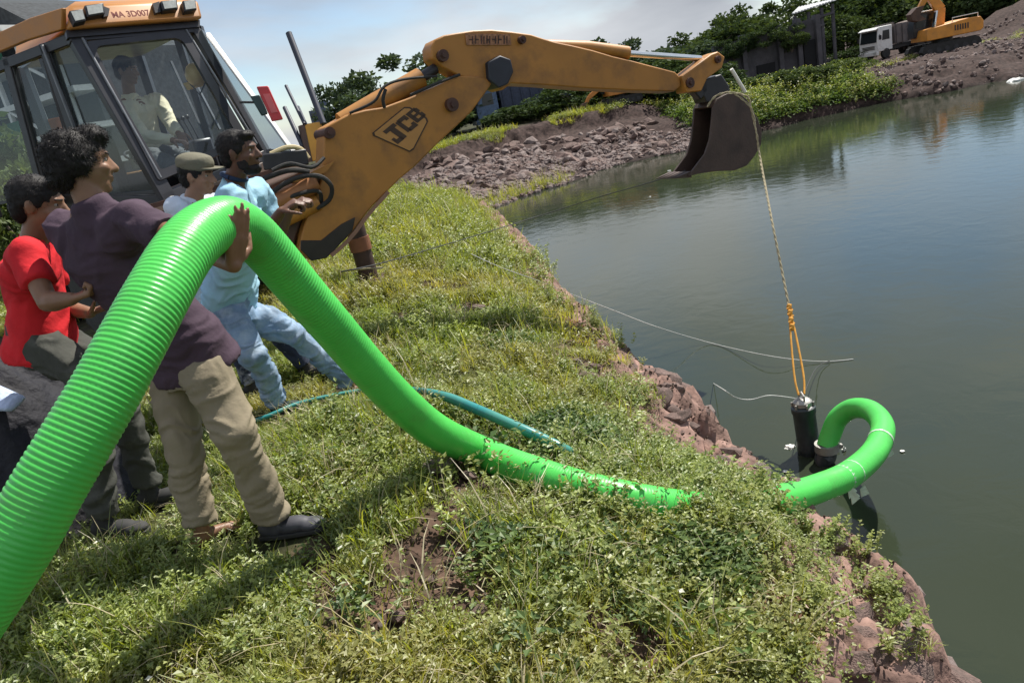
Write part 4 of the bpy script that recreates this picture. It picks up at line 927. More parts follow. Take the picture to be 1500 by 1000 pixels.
# dipper
dipP = [(635,85),(633,69),(638,58),(652,51),(669,48),(695,44),(722,43),(752,46),(780,50),(798,56),(815,61),(840,66),(870,73),(900,82),(930,89),(960,97),(991,105),(999,113),(1000,126),(990,134),(924,132),(860,129),(796,124),(751,122),(738,132),(722,124),(714,122),(690,116),(672,110),(650,98)]
dip = plate('dipper', dipP, .22, YEL, -.02)
m_ = MB()
m_.tube([bp_(800,64)-nB*.10, bp_(870,68)-nB*.10, bp_(928,76)-nB*.10], [.05,.062,.064], 18); m_.build('bucket_ram', YEL, mach, True)
m_ = MB(); m_.cyl(bp_(926,76)-nB*.10, bp_(1036,84)-nB*.10, .030, 16); m_.build('ram_rod', CHR, mach, True)
plate('knuckle', [(712,92),(730,82),(746,88),(750,106),(742,124),(728,130),(714,118)], .30, mat('dark_blue_steel', (.018,.022,.035), .5, var=.3), .035)
pin(648,82,.048, .03, dip); pin(764,59,.032, .03, dip)
M_faded = mat('faded_print', (.30,.14,.07), .6, var=.5, scale=30)
flat([(682,49),(748,50),(750,66),(684,66)], -.012, M_faded, 'faded_sticker', dip)
for i_ in range(7):
    x0 = 688+i_*8.4; st = [[(x0,52),(x0+1.7,52),(x0+1.7,64),(x0,64)], [(x0+4,53),(x0+5.6,53),(x0+5.6,64),(x0+4,64)], [(x0,57),(x0+5.6,57),(x0+5.6,59),(x0,59)]]
    for k_, s_ in enumerate(st):
        if (i_*3+k_) % 4: flat(s_, -.009, PINM, 'letter', dip)
# tipping links and bucket
plate('tipping_link', [(997,112),(1040,80),(1050,76),(1060,84),(1056,100),(1034,116),(1026,134),(1004,136)], .16, YEL, .02)
plate('tipping_lever', [(1026,98),(1036,92),(1040,134),(1030,146),(1020,134)], .10, BLK, -.03)
pin(1008,122,.05,.04,dip); pin(1048,88,.035,.05,dip)
plate('dipper_foot', [(1026,120),(1060,108),(1072,126),(1072,146),(1038,150)], .18, BLK, -.03)
m_ = MB(); m_.cyl(bp_(1063,103)+nB*.08, bp_(1083,136)+nB*.08, .018, 12); m_.build('link_rod', mat('white_rod', (.75,.73,.68), .35), mach, True)
bkP = [(1041,156),(1046,146),(1061,138),(1079,138),(1090,146),(1096,157),(1106,175),(1112,192),(1111,212),(1102,228),(1090,243),(1072,250),(1046,251),(1024,254),(1005,258),(1016,243),(1029,226),(1036,205),(1039,180)]
BW = .28
for o_ in (.04, .04-BW):
    m_ = MB(); m_.prism([bp_(a,b) for a,b in bkP], -nB*.025, off=nB*o_); m_.build('side_plate', BKT, mach, bevel=.004)
shell = [bp_(a,b) for a,b in bkP[:15]]
m_ = MB()
for i in range(len(shell)-1):
    p, q_ = shell[i], shell[i+1]; d_ = (q_-p).normalized(); nn2 = d_.cross(nB).normalized(); c_ = sum(shell, V(0,0,0))/len(shell)
    if (c_-p).dot(nn2) < 0: nn2 = -nn2
    m_.add([p+nB*.035, q_+nB*.035, q_+nn2*.02+nB*.035, p+nn2*.02+nB*.035, p-nB*(BW-.03), q_-nB*(BW-.03), q_+nn2*.02-nB*(BW-.03), p+nn2*.02-nB*(BW-.03)], [(0,1,2,3),(7,6,5,4),(0,4,5,1),(1,5,6,2),(2,6,7,3),(3,7,4,0)])
bs = m_.build('bucket_shell', BKT, mach)
for j in range(5):
    o_ = .0-BW*j/4; m_ = MB(); p = bp_(1010,256)+nB*o_; q_ = bp_(985,262)+nB*o_; m_.add([p+V(0,0,.035)+nB*.03, p-V(0,0,.03)+nB*.03, p-V(0,0,.03)-nB*.03, p+V(0,0,.035)-nB*.03, q_], [(0,1,2,3),(0,4,1),(1,4,2),(2,4,3),(3,4,0)]); m_.build('tooth', BKT, bs)
# stabiliser leg
sg = P(532,374,8.2); sg.z = hz(sg.x, sg.y)
m_ = MB(); tp_ = P(516,318,8.2); m_.cyl(tp_, sg+V(0,0,.04), .105, 18); sl = m_.build('stabiliser_leg', mat('rusty_leg', (.050,.026,.020), .6, var=.4), mach, True)
m_ = MB(); m_.cyl(tp_.lerp(sg,.30), tp_.lerp(sg,.50), .12, 18); m_.build('collar', mat('leg_orange', (.20,.08,.04), .6), sl, True)
m_ = MB(); m_.box(sg+V(0,0,.03), (.34,.3,.05)); m_.build('foot_pad', PINM, sl, bevel=.01)
# registration text on the roof plate
def text(s_, at_, xdir, up_, h, mt, par, name='lettering', ex=.002):
    cu = bpy.data.curves.new(name, 'FONT'); cu.body = s_; cu.size = h; cu.extrude = ex; cu.align_x = 'CENTER'; cu.align_y = 'CENTER'; cu.offset = h*.02
    o = bpy.data.objects.new(name, cu); z_ = xdir.cross(up_).normalized(); M_ = Matrix.Identity(4)
    for i in range(3): M_[i][0] = xdir[i]; M_[i][1] = up_[i]; M_[i][2] = z_[i]; M_[i][3] = at_[i]
    COL.objects.link(o); dg = bpy.context.evaluated_depsgraph_get(); me = bpy.data.meshes.new_from_object(o.evaluated_get(dg)); bpy.data.objects.remove(o)
    me.transform(M_); me.transform(Matrix.Translation(-ORG[par.name])); me.materials.clear(); me.materials.append(mt)
    ob = bpy.data.objects.new(name, me); COL.objects.link(ob); ob.parent = par; ORG[ob.name] = ORG[par.name]; return ob
xd = (rlo[1]-rlo[0]).normalized(); ud = (xd.cross(nR)); ud = ud if ud.z > 0 else -ud
text('MA 3D007', rearp(184,27)+V(nR.x,nR.y,0).normalized()*.118+nR*.02, xd, ud.normalized(), .078, mat('red_brown_print', (.20,.03,.02), .5), mach)
# ------------------------------------------------------------ people
def cloth(name, col, var=.12, dirt_or_sun=None, scale=6, damt=.5, dpos=.55, rough=.85, weave=True, dscale=4):
    return mat(name, col, rough, var=var, scale=scale, bump=.35, bscale=60, dirt_or_sun=dirt_or_sun, dscale=dscale, damt=damt, dpos=dpos, spec=.25)
def skinm(name, col): return mat(name, col, .48, var=.12, scale=14, bump=.15, bscale=90, spec=.4)
def solidify_(m_, name, mt, parent, voxel, smooth_it=4, wr=None, lift=None):
    """one closed continuous surface out of overlapping closed volumes"""
    me = bpy.data.meshes.new(name); me.from_pydata(m_.v, [], m_.f)
    bm = bmesh.new(); bm.from_mesh(me); bmesh.ops.recalc_face_normals(bm, faces=bm.faces); bm.to_mesh(me); bm.free()
    o = bpy.data.objects.new('tmp', me); COL.objects.link(o)
    r = o.modifiers.new('r', 'REMESH'); r.mode = 'VOXEL'; r.voxel_size = voxel
    s = o.modifiers.new('s', 'SMOOTH'); s.iterations = smooth_it; s.factor = .5
    dg = bpy.context.evaluated_depsgraph_get(); me2 = bpy.data.meshes.new_from_object(o.evaluated_get(dg)); bpy.data.objects.remove(o)
    me2.name = name; n = len(me2.vertices); co = np.zeros(n*3, np.float32); me2.vertices.foreach_get('co', co); co = co.reshape(-1,3)
    if wr:
        no = np.zeros(n*3, np.float32); me2.vertices.foreach_get('normal', no); no = no.reshape(-1,3)
        amp, f1, ax_, st = wr; ax_ = np.array(ax_/np.linalg.norm(ax_)) if not isinstance(ax_, Vector) else np.array(ax_.normalized())
        # folds run across the limb: stretch the noise along directions square to ax_
        t = co@ax_; a1 = np.array(frame(Vector(ax_))[0]); b1 = np.cross(ax_, a1); p, q_ = co@a1, co@b1
        warp = vnoise(p*9+3, t*9, 4)*.09+vnoise(q_*9, t*7+5, 6)*.09
        d = np.abs(vnoise((t+warp)*f1*st, (p+q_*.7)*f1*.45+7, 1)-.5)*2; d2 = np.abs(vnoise((t*.8+warp*1.3)*f1*st*1.9+5, (q_-p*.6)*f1*.9, 2)-.5)*2
        big = vnoise(p*7+1, t*8+q_*5, 3)-.5
        co = co+no*((.5-d)*amp+(.5-d2)*amp*.45+big*amp*1.6)[:,None]
    org = np.array(ORG[parent.name]); me2.vertices.foreach_set('co', (co-org).astype(np.float32).ravel()); me2.update(); me2.shade_smooth(); me2.materials.clear(); me2.materials.append(mt)
    ob = bpy.data.objects.new(name, me2); COL.objects.link(ob); ob.parent = parent; ORG[ob.name] = ORG[parent.name]; return ob
def ik(a, b, l1, l2, pole):
    d = b-a; L_ = min(d.length, (l1+l2)*.999); dn = d.normalized(); x = (l1*l1-l2*l2+L_*L_)/(2*L_); h = math.sqrt(max(0, l1*l1-x*x)); pl = (pole-dn*pole.dot(dn)).normalized()
    return a+dn*x+pl*h
def head(m_, c, f, u, s=1.0, jaw=1.0):
    f = f.normalized(); r = f.cross(u).normalized(); u = r.cross(f).normalized(); A = (r, f, u)
    p = lambda x, y, z: c+(r*x+f*y+u*z)*s
    S = lambda *a: tuple(k*s for k in a)
    m_.ball(p(0,-.012,.025), S(.076,.096,.088), 20, A); m_.ball(p(0,.018,-.02), S(.064,.072,.082), 20, A)
    m_.ball(p(0,.030,-.072*jaw), S(.047,.052,.038), 16, A); m_.ball(p(0,.066,-.090*jaw), S(.022,.020,.018), 12, A)
    m_.ball(p(0,.070,.030), S(.050,.020,.016), 14, A)
    m_.cap(p(0,.082,.018), p(0,.104,-.022), .010*s, .0155*s, 10); 
    for sg in (-1,1):
        m_.ball(p(sg*.012,.092,-.026), S(.011,.011,.008), 10, A); m_.ball(p(sg*.040,.058,-.020), S(.022,.024,.020), 12, A)
        m_.ball(p(sg*.076,-.008,-.002), S(.009,.020,.032), 12, A); m_.ball(p(sg*.082,-.014,.006), S(.008,.014,.022), 10, A)
    m_.ball(p(0,.084,-.050), S(.023,.012,.007), 12, A); m_.ball(p(0,.082,-.062), S(.020,.012,.008), 12, A)
    return p, A
def hand(m_, w, d, n, s=1.0, curl=.5, spread=.12, thumb=1, tcurl=.4):
    """w wrist, d finger direction, n palm normal (towards the palm side)"""
    d = d.normalized(); n = (n-d*n.dot(d)).normalized(); r = d.cross(n).normalized()*thumb
    for k in range(4):
        o = (k-1.5)*.019*s; a = w+r*o*.5+d*.012*s; b = w+r*o+d*(.088-.004*abs(k-1.2))*s
        m_.cap(a, b, .0145*s, .0125*s, 10)
        ln = (.040,.046,.043,.033)[k]*s if True else 0; dd_ = (d+r*(k-1.5)*spread).normalized(); q = b; an = curl*.6
        for j in range(3):
            e_ = (dd_*math.cos(an)+n*math.sin(an)); q2 = q+e_*ln*(1,.68,.52)[j]; m_.cap(q, q2, (.0092-.0009*j)*s, (.0086-.0010*j)*s, 8); q = q2; an += curl*(.9+.1*k)
    t0 = w-r*-.0+r*(-.030)*s+d*.022*s
    e1 = (d*.55-r*.75+n*.25).normalized(); t1 = t0+e1*.034*s; e2 = (d*.8-r*.35+n*(.2+tcurl)).normalized(); t2 = t1+e2*.032*s; t3 = t2+(e2+n*.3*tcurl).normalized()*.026*s
    m_.cap(w+d*.015*s, t0, .016*s, .0145*s, 8); m_.cap(t0, t1, .014*s, .0115*s, 8); m_.cap(t1, t2, .0112*s, .0098*s, 8); m_.cap(t2, t3, .0098*s, .0080*s, 8)
def hairmesh(p, A, s, mt, parent, style='short', seed=0):
    m_ = MB(); S = lambda *a: tuple(k*s for k in a); r, f, u = A
    if style == 'bushy':
        m_.ball(p(0,-.026,.038), S(.086,.104,.084), 22, A); m_.ball(p(0,-.068,-.016), S(.074,.054,.078), 18, A); m_.ball(p(0,.040,.092), S(.066,.060,.042), 14, A)
        for sg in (-1,1): m_.ball(p(sg*.068,-.028,.012), S(.026,.052,.062), 12, A)
    elif style == 'beard':
        m_.ball(p(0,.048,-.088), S(.050,.052,.034), 14, A); m_.ball(p(0,.088,-.040), S(.024,.012,.006), 10, A)
        for sg in (-1,1): m_.ball(p(sg*.052,.022,-.058), S(.012,.034,.034), 12, A)
    else:
        m_.ball(p(0,-.022,.040), S(.084,.102,.086), 22, A); m_.ball(p(0,-.062,-.010), S(.072,.050,.072), 16, A); m_.ball(p(0,.048,.088), S(.058,.044,.026), 14, A)
        for sg in (-1,1): m_.ball(p(sg*.070,.004,.022), S(.012,.030,.032), 10, A)
    ob = solidify_(m_, 'beard' if style == 'beard' else 'hair', mt, parent, .007*s, 2)
    me = ob.data; k = {'bushy': .006, 'short': .004, 'beard': .004}[style]
    for v in me.vertices:
        n1 = mnoise.noise(v.co*38+V(seed,0,0)); n2_ = mnoise.noise(v.co*85+V(0,seed,0)); v.co += v.normal*(k*n1+k*.6*n2_)*s
    # strands standing off the surface
    if style != 'beard':
        nst = 4200 if style == 'bushy' else 2200; vs_ = me.vertices; b = MB()
        for i in range(nst):
            v = vs_[RN.randrange(len(vs_))]; n_ = v.normal.copy(); t = n_.cross(V(rv(-1,1),rv(-1,1),rv(-1,1))).normalized(); L_ = (.020 if style == 'bushy' else .013)*s*rv(.5,1.3); q0 = v.co+ORG[parent.name]-n_*.003
            q1 = q0+(n_*.7+t*.6)*L_*.6; q2 = q1+(n_*.2+t*.9-V(0,0,.4))*L_*.6; w = n_.cross(t)*.0011*s; k0 = len(b.v)
            b.v += [q0-w, q0+w, q1+w*.8, q1-w*.8, q2]; b.f += [(k0,k0+1,k0+2,k0+3),(k0+3,k0+2,k0+4)]
        b.build('strands', mt, ob, fixn=False)
    return ob
HAIR = mat('black_hair', (.014,.012,.012), .62, var=.4, scale=60, spec=.25)
EYEW = mat('eye_white', (.30,.26,.23), .5); SOLE = mat('sole', (.03,.03,.03), .8)
def shoe(w, toe, s, mt, parent, name='shoe'):
    d = toe-w; d = V(d.x, d.y, 0); L_ = d.length; d = d.normalized(); r = d.cross(V(0,0,1)); m_ = MB(); z0 = min(w.z, toe.z)
    g = lambda a, b: w+d*a+V(0,0,0); base = V(w.x, w.y, z0)
    m_.ball(base-d*.02*s+V(0,0,.035*s), (.040*s,.055*s,.045*s), 14, (r,d,V(0,0,1))); m_.ball(base+d*.08*s+V(0,0,.030*s), (.044*s,.085*s,.036*s), 16, (r,d,V(0,0,1)))
    m_.ball(base+d*.155*s+V(0,0,.022*s), (.046*s,.060*s,.026*s), 16, (r,d,V(0,0,1))); m_.cap(base+V(0,0,.03), base+V(0,0,.085*s), .042*s, .040*s, 12)
    ob = solidify_(m_, name, mt, parent, .007, 3); m_ = MB()
    out = [base+d*(y*s)+r*(x*s) for x,y in ((-.03,-.07),(.03,-.07),(.042,0),(.045,.1),(.042,.18),(.02,.215),(-.02,.215),(-.042,.18),(-.045,.1),(-.042,0))]
    m_.prism([p+V(0,0,-.008) for p in out], V(0,0,.02)); m_.build('sole', SOLE, ob, bevel=.004); return ob
def person(label, J, skin, shirt, pants, hairstyle='short', s=1.0, shoes=None, barefeet=(False,False), sleeves='short', fold=.010, baggy=1.0, belly=1.0, cap_=None, beard=False, collar=None, group=None, hem=.0, footdir=None, hands=None, wrdir=None):
    b_ = (J['aL']+J['aR'])/2 if 'aL' in J else J['hip']
    base = V(b_.x, b_.y, hz(b_.x, b_.y)) if 'seat' not in J else J['seat']
    t = thing('person', label, 'person', tuple(base), group)
    hip, ch, nk, hc = J['hip'], J['chest'], J['neck'], J['head']; shL, shR = J['shL'], J['shR']; side = (shR-shL).normalized(); up_ = (nk-hip).normalized()
    hs_ = side-V(0,0,side.z)*.6; hs_.normalize(); hL, hR = J.get('hL', hip-hs_*.088*s), J.get('hR', hip+hs_*.088*s)
    m_ = MB(); p, A = head(m_, hc, J['face'], J.get('hup', V(0,0,1)), s)
    m_.cap(nk-up_*.03*s, hc-(J['face'].normalized()*.02+V(0,0,.05))*s, .058*s, .052*s, 16)
    m_.tube([hip-up_*.06*s, hip, hip.lerp(ch,.5), ch, nk-up_*.05*s, nk], [.10*s,.145*s,.125*s,.150*s,.12*s,.055*s], 20, side, True, [.08*s,.10*s,.088*s,.100*s,.07*s,.05*s])
    for k, sh_, el_, wr_ in (('L',shL,J['eL'],J['wL']),('R',shR,J['eR'],J['wR'])):
        m_.cap(sh_, el_, .050*s, .038*s, 14); m_.cap(el_, el_.lerp(wr_,.3), .038*s, .041*s, 12); m_.cap(el_.lerp(wr_,.25), wr_, .041*s, .026*s, 12)
        hd_ = (hands or {}).get(k) or ((wr_-el_), V(0,0,-1), .9)
        hand(m_, wr_, hd_[0], hd_[1], s*1.02, hd_[2], .03, 1 if k == 'R' else -1)
    for h_, kn_, an_, bf, tk in ((hL,J['kL'],J['aL'],barefeet[0],'tL'),(hR,J['kR'],J['aR'],barefeet[1],'tR')):
        m_.cap(h_, kn_, .080*s, .052*s, 14); m_.cap(kn_, kn_.lerp(an_,.35), .050*s, .053*s, 12); m_.cap(kn_.lerp(an_,.3), an_, .053*s, .034*s, 12)
        if bf:
            fd = (J[tk]-an_); fd = V(fd.x,fd.y,0).normalized(); rr = fd.cross(V(0,0,1)); g = V(an_.x,an_.y,an_.z-.055)
            m_.ball(g-fd*.03+V(0,0,.01), (.032,.035,.032), 12); m_.cap(g+V(0,0,.02), g+fd*.12, .030, .022, 12)
            for q in range(5): m_.cap(g+fd*.11+rr*(q-2)*.016, g+fd*(.165-.006*abs(q-1))+rr*(q-2)*.018-V(0,0,.004), .010, .009, 8)
        else: m_.cap(an_, an_-V(0,0,.05), .034*s, .03*s, 10)
    solidify_(m_, 'body', skin, t, .0062, 3)
    # shirt
    m_ = MB(); hemp = hip-up_*(.10+hem)*s
    m_.tube([hemp, hip, hip.lerp(ch,.45), ch, nk-up_*.085*s, nk-up_*.025*s, nk+up_*.008*s], [.184*s*belly,.174*s*belly,.146*s*belly,.166*s,.150*s,.086*s,.062*s], 28, side, True, [.142*s*belly,.131*s*belly,.106*s*belly,.116*s,.088*s,.064*s,.058*s])
    for k, sh_, el_, wr_ in (('L',shL,J['eL'],J['wL']),('R',shR,J['eR'],J['wR'])):
        m_.ball(sh_-V(0,0,.01), .066*s, 16); m_.cap(sh_.lerp(ch,.35), sh_, .085*s, .062*s, 14)
        e_ = el_ if sleeves == 'long' else sh_.lerp(el_, .80 if sleeves == 'short' else .62); m_.tube([sh_, sh_.lerp(e_,.5), e_], [.066*s,.061*s,(.050 if sleeves == 'long' else .062)*s], 16)
        if sleeves == 'long': m_.cap(el_, el_, .054*s, .054*s, 12); m_.tube([el_, el_.lerp(wr_,.5), el_.lerp(wr_,.9)], [.054*s,.050*s,.040*s], 14)
    so = solidify_(m_, 'shirt', shirt, t, .0095, 5, (fold*1.15, 19, up_+side*.45, 1.1))
    if collar:
        m_ = MB(); ring = []
        cs = J.get('face').cross(V(0,0,1)).normalized()
        for j in range(15):
            a_ = j*math.pi*2/14; ring.append(nk+up_*(.012)*s+(side*math.cos(a_)*.070+side.cross(up_)*math.sin(a_)*.066)*s)
        m_.tube(ring, .013*s, 8, cap=False); m_.build('collar', collar, so, True)
    # trousers
    m_ = MB(); m_.tube([hip+up_*.05*s, hip-up_*.02*s, (hL+hR)/2-V(0,0,.07*s)], [.150*s,.160*s,.13*s], 24, side, True, [.112*s,.120*s,.11*s])
    for h_, kn_, an_ in ((hL,J['kL'],J['aL']),(hR,J['kR'],J['aR'])):
        m_.ball(h_-V(0,0,.01), .105*s*baggy, 16); m_.tube([h_, h_.lerp(kn_,.5), kn_, kn_.lerp(an_,.5), kn_.lerp(an_,.86), kn_.lerp(an_,.93)], [.100*s*baggy,.092*s*baggy,.076*s*baggy,.070*s*baggy,.062*s*baggy,.066*s*baggy], 20); m_.ball(kn_, .077*s*baggy, 14)
    solidify_(m_, 'trousers', pants, t, .0088, 4, (fold*1.35, 19, (J['kR']-J['aR']), 1.5))
    hairmesh(p, A, s, HAIR, t, hairstyle, hc.x*7)
    if beard: hairmesh(p, A, s, HAIR, t, 'beard', hc.x*5)
    for sg in (-1,1):
        m_ = MB(); m_.ball(p(sg*.030,.066,.010), .0115*s, 12); ey = m_.build('eye', EYEW, t, True); m_ = MB(); m_.ball(p(sg*.030,.0735,.010), .0058*s, 10); m_.build('iris', HAIR, ey, True)
        m_ = MB(); m_.cap(p(sg*.014,.088,.030), p(sg*.048,.074,.032), .0042*s, .0032*s, 8); m_.build('eyebrow', HAIR, t, True)
    if cap_:
        m_ = MB(); r, f, u = A; m_.ball(p(0,-.015,.085), (.093*s,.115*s,.058*s), 20, A); m_.ball(p(0,-.015,.060), (.091*s,.112*s,.034*s), 20, A); co_ = solidify_(m_, 'cap', cap_, t, .008, 3, (.006, 14, V(0,0,1), 1))
        m_ = MB(); pts_ = [p(x,y,.062-.012*abs(x)/.08) for x,y in ((-.078,.06),(-.074,.12),(-.045,.165),(0,.178),(.045,.165),(.074,.12),(.078,.06))]; m_.prism(pts_, u*.008); m_.build('visor', cap_, co_, bevel=.002)
    if shoes:
        for k, an_, bf in (('tL',J['aL'],barefeet[0]),('tR',J['aR'],barefeet[1])):
            if not bf:
                g = V(an_.x, an_.y, an_.z-.06); shoe(g, V(J[k].x, J[k].y, g.z), s, shoes, t)
    return t, p, A
SK1 = skinm('skin_brown', (.235,.125,.075)); SK2 = skinm('skin_dark_brown', (.125,.062,.040)); SK3 = skinm('skin_tan', (.30,.165,.105))
def an(px, py, y, h=.075): q = P(px,py,y); q.z = hz(q.x,q.y)+h; return q
# man in the dark purple shirt, back to the camera, right hand on the hose
apx = PR(345,334,2.62)
ia = at_px(338,330); ap = path[ia]
J = dict(head=P(120,240,2.92), face=V(.80,.60,-.16), neck=P(133,296,2.90), chest=P(152,375,2.94), hip=P(266,503,3.0),
  shL=P(92,334,3.0), shR=P(197,322,2.80), kL=P(268,645,2.93), kR=P(345,632,2.80), aL=an(292,768,2.86), aR=an(396,752,2.86),
  hL=P(252,545,3.04), hR=P(300,540,2.92))
J['wR'] = PR(342,388,2.50); J['eR'] = ik(J['shR'], J['wR'], .29, .25, V(.1,.6,.05)); J['wL'] = P(262,400,3.25); J['eL'] = ik(J['shL'], J['wL'], .29, .26, V(.4,.5,-.6))
J['tL'] = J['aL']+V(.12,.1,0); J['tR'] = J['aR']+V(.3,-.03,0)
PURP = cloth('purple_cloth', (.066,.042,.062), var=.22, scale=3, dirt_or_sun=(.045,.03,.045), damt=.5, dscale=5); KHA = cloth('khaki_cloth', (.255,.215,.150), dirt_or_sun=(.11,.09,.06), damt=.4, dscale=3)
person('man in dark purple shirt and khaki trousers, back turned, gripping the green hose', J, SK1, PURP, KHA, 'bushy', 1.04, mat('charcoal_shoe', (.05,.05,.06), .6), (True,False), 'short', .012, 1.0, 1.12,
  hands={'R': (PR(354,306,2.43)-PR(343,384,2.49), V(-.8,.55,0), .10), 'L': (V(.5,.3,0), V(0,0,1), .8)}, hem=.02)
# his brown hand closed over the hose: palm below, fingers up the near side
# boy in the red shirt
J = dict(head=P(50,303,2.98), face=V(.95,.15,-.30), neck=P(42,352,3.0), chest=P(35,400,3.0), hip=P(52,500,3.02), shL=P(62,368,3.2), shR=P(28,378,2.84),
  kL=P(160,560,3.1), kR=P(118,572,2.86), hL=P(70,510,3.12), hR=P(48,518,2.95))
J['aL'] = an(190,665,3.1); J['aR'] = an(105,690,2.85); J['eR'] = P(62,455,2.72); J['wR'] = P(100,450,2.66); J['wL'] = P(128,470,3.0); J['eL'] = P(80,460,3.2)
J['tL'] = J['aL']+V(.2,0,0); J['tR'] = J['aR']+V(.2,-.05,0)
for k_ in J:
    if k_ != 'face': J[k_] = J[k_]+V(-.09,.20,0)
person('young man in a bright red t-shirt and dark trousers leaning back at the left edge', J, SK1, cloth('red_cloth', (.62,.022,.030), var=.12, dirt_or_sun=(.38,.012,.02), damt=.5, dscale=4), cloth('grey_green_cloth', (.060,.062,.054), dirt_or_sun=(.16,.16,.14), damt=.5, dpos=.6, dscale=7), 'short', 1.0, SOLE, (False,False), 'half', .012,
  hands={'R': (V(.9,0,.1), V(0,0,1), 1.3), 'L': (V(.9,0,.1), V(0,0,1), 1.3)})
# man in light blue
J = dict(head=P(352,224,4.15), face=V(.96,-.12,-.10), neck=P(343,262,4.2), chest=P(350,315,4.22), hip=P(336,425,4.42), shL=P(378,278,4.42), shR=P(338,288,4.0),
  kL=P(435,492,4.45), kR=P(372,522,4.15), hL=P(362,458,4.5), hR=P(335,462,4.3))
J['aR'] = an(408,588,4.28); J['aL'] = an(508,548,4.62); J['wR'] = P(412,310,3.95); J['eR'] = ik(J['shR'], J['wR'], .28, .25, V(.1,.1,-1)); J['wL'] = P(425,305,4.3); J['eL'] = ik(J['shL'], J['wL'], .28, .25, V(.2,0,-1))
J['tR'] = J['aR']+V(.2,-.06,0); J['tL'] = J['aL']+V(.2,-.02,0)
BLU = cloth('light_blue_cloth', (.30,.52,.63)); JEAN = cloth('faded_denim', (.19,.28,.40), var=.3, dirt_or_sun=(.42,.50,.58), damt=.6, dpos=.52, dscale=7)
person('bearded man in light blue shirt and faded jeans bracing with one leg forward', J, SK2, cloth('light_blue_shirt', (.33,.55,.68), dirt_or_sun=(.20,.36,.58), damt=.5, dscale=3), JEAN, 'short', 1.0, mat('dark_sandal', (.03,.045,.04), .6), (True,False), 'short', .016, .95, 1.12, beard=True, collar=cloth('navy_trim', (.03,.05,.10)), hem=.16,
  hands={'R': (V(.85,.1,.35), V(0,.3,-1), 1.35), 'L': (V(.85,.1,.3), V(0,.3,-1), 1.25)})
# man in white with cap
J = dict(head=P(290,258,4.75), face=V(.97,-.15,-.25), neck=P(282,287,4.78), chest=P(285,330,4.8), hip=P(300,425,4.9), shL=P(312,296,5.0), shR=P(258,304,4.62),
  kL=P(405,480,5.0), kR=P(345,500,4.75), hL=P(318,440,5.0), hR=P(292,445,4.85))
J['aR'] = an(372,572,4.72); J['aL'] = an(447,532,5.0); J['wR'] = P(350,335,4.6); J['eR'] = ik(J['shR'], J['wR'], .28, .25, V(.1,0,-1)); J['wL'] = P(365,330,4.9); J['eL'] = ik(J['shL'], J['wL'], .28, .25, V(.1,0,-1))
J['tR'] = J['aR']+V(.2,-.06,0); J['tL'] = J['aL']+V(.2,-.02,0)
person('man in white shirt and drab peaked cap beside the man in light blue', J, SK3, cloth('white_cloth', (.58,.64,.74)), cloth('dark_denim', (.035,.045,.075), var=.3, dirt_or_sun=(.45,.48,.55), damt=.85, dpos=.60, dscale=9), 'short', 1.0, SOLE, (False,False), 'short', .012, .95, 1.05, cap_=cloth('drab_cloth', (.155,.145,.105)))  # pale splotches on the trousers are sun patches put into the colour
# driver
zs = zf+.45
J = dict(head=P(186,104,8.05), face=V(.93,-.2,-.25), neck=P(188,138,8.1), chest=P(203,165,8.12), hip=P(218,225,8.2), shL=P(232,146,8.35), shR=P(182,158,7.95),
  eR=P(212,200,7.85), wR=P(256,206,7.75), eL=P(252,186,8.15), wL=P(262,196,7.95), kL=P(285,238,8.0), kR=P(268,250,7.7), aL=P(318,290,8.0), aR=P(300,300,7.7))
J['tR'] = J['aR']+V(.2,-.06,0); J['tL'] = J['aL']+V(.2,-.02,0); J['seat'] = J['hip']+V(0,0,-.1)
person('driver in a cream shirt sitting inside the cab with his arms on the levers', J, SK1, cloth('cream_cloth', (.74,.68,.50)), cloth('slate_cloth', (.10,.11,.12)), 'short', 1.12, SOLE, (False,False), 'long', .014, 1.0, 1.05)
# yellow helmet hanging in the cab
hp2 = P(288,110,8.2); m_ = MB(); m_.ball(hp2, (.11,.13,.12), 18); m_.prism([hp2+V(-.16,0,-.05), hp2+V(.15,0,-.05), hp2+V(.12,.0,-.09), hp2+V(-.14,0,-.12)], V(0,.08,0))
hm = thing('hard_hat', 'yellow hard hat hanging behind the rear window inside the cab', 'helmet', tuple(hp2)); m_.build('hat_shell', mat('hat_yellow', (.62,.40,.10), .4), hm, True)
m_ = MB(); m_.tube([hp2+V(-.1,0,-.05), hp2+V(0,-.1,-.2), hp2+V(.1,0,-.05)], .008, 6); m_.build('chin_strap', BLK, hm, True)
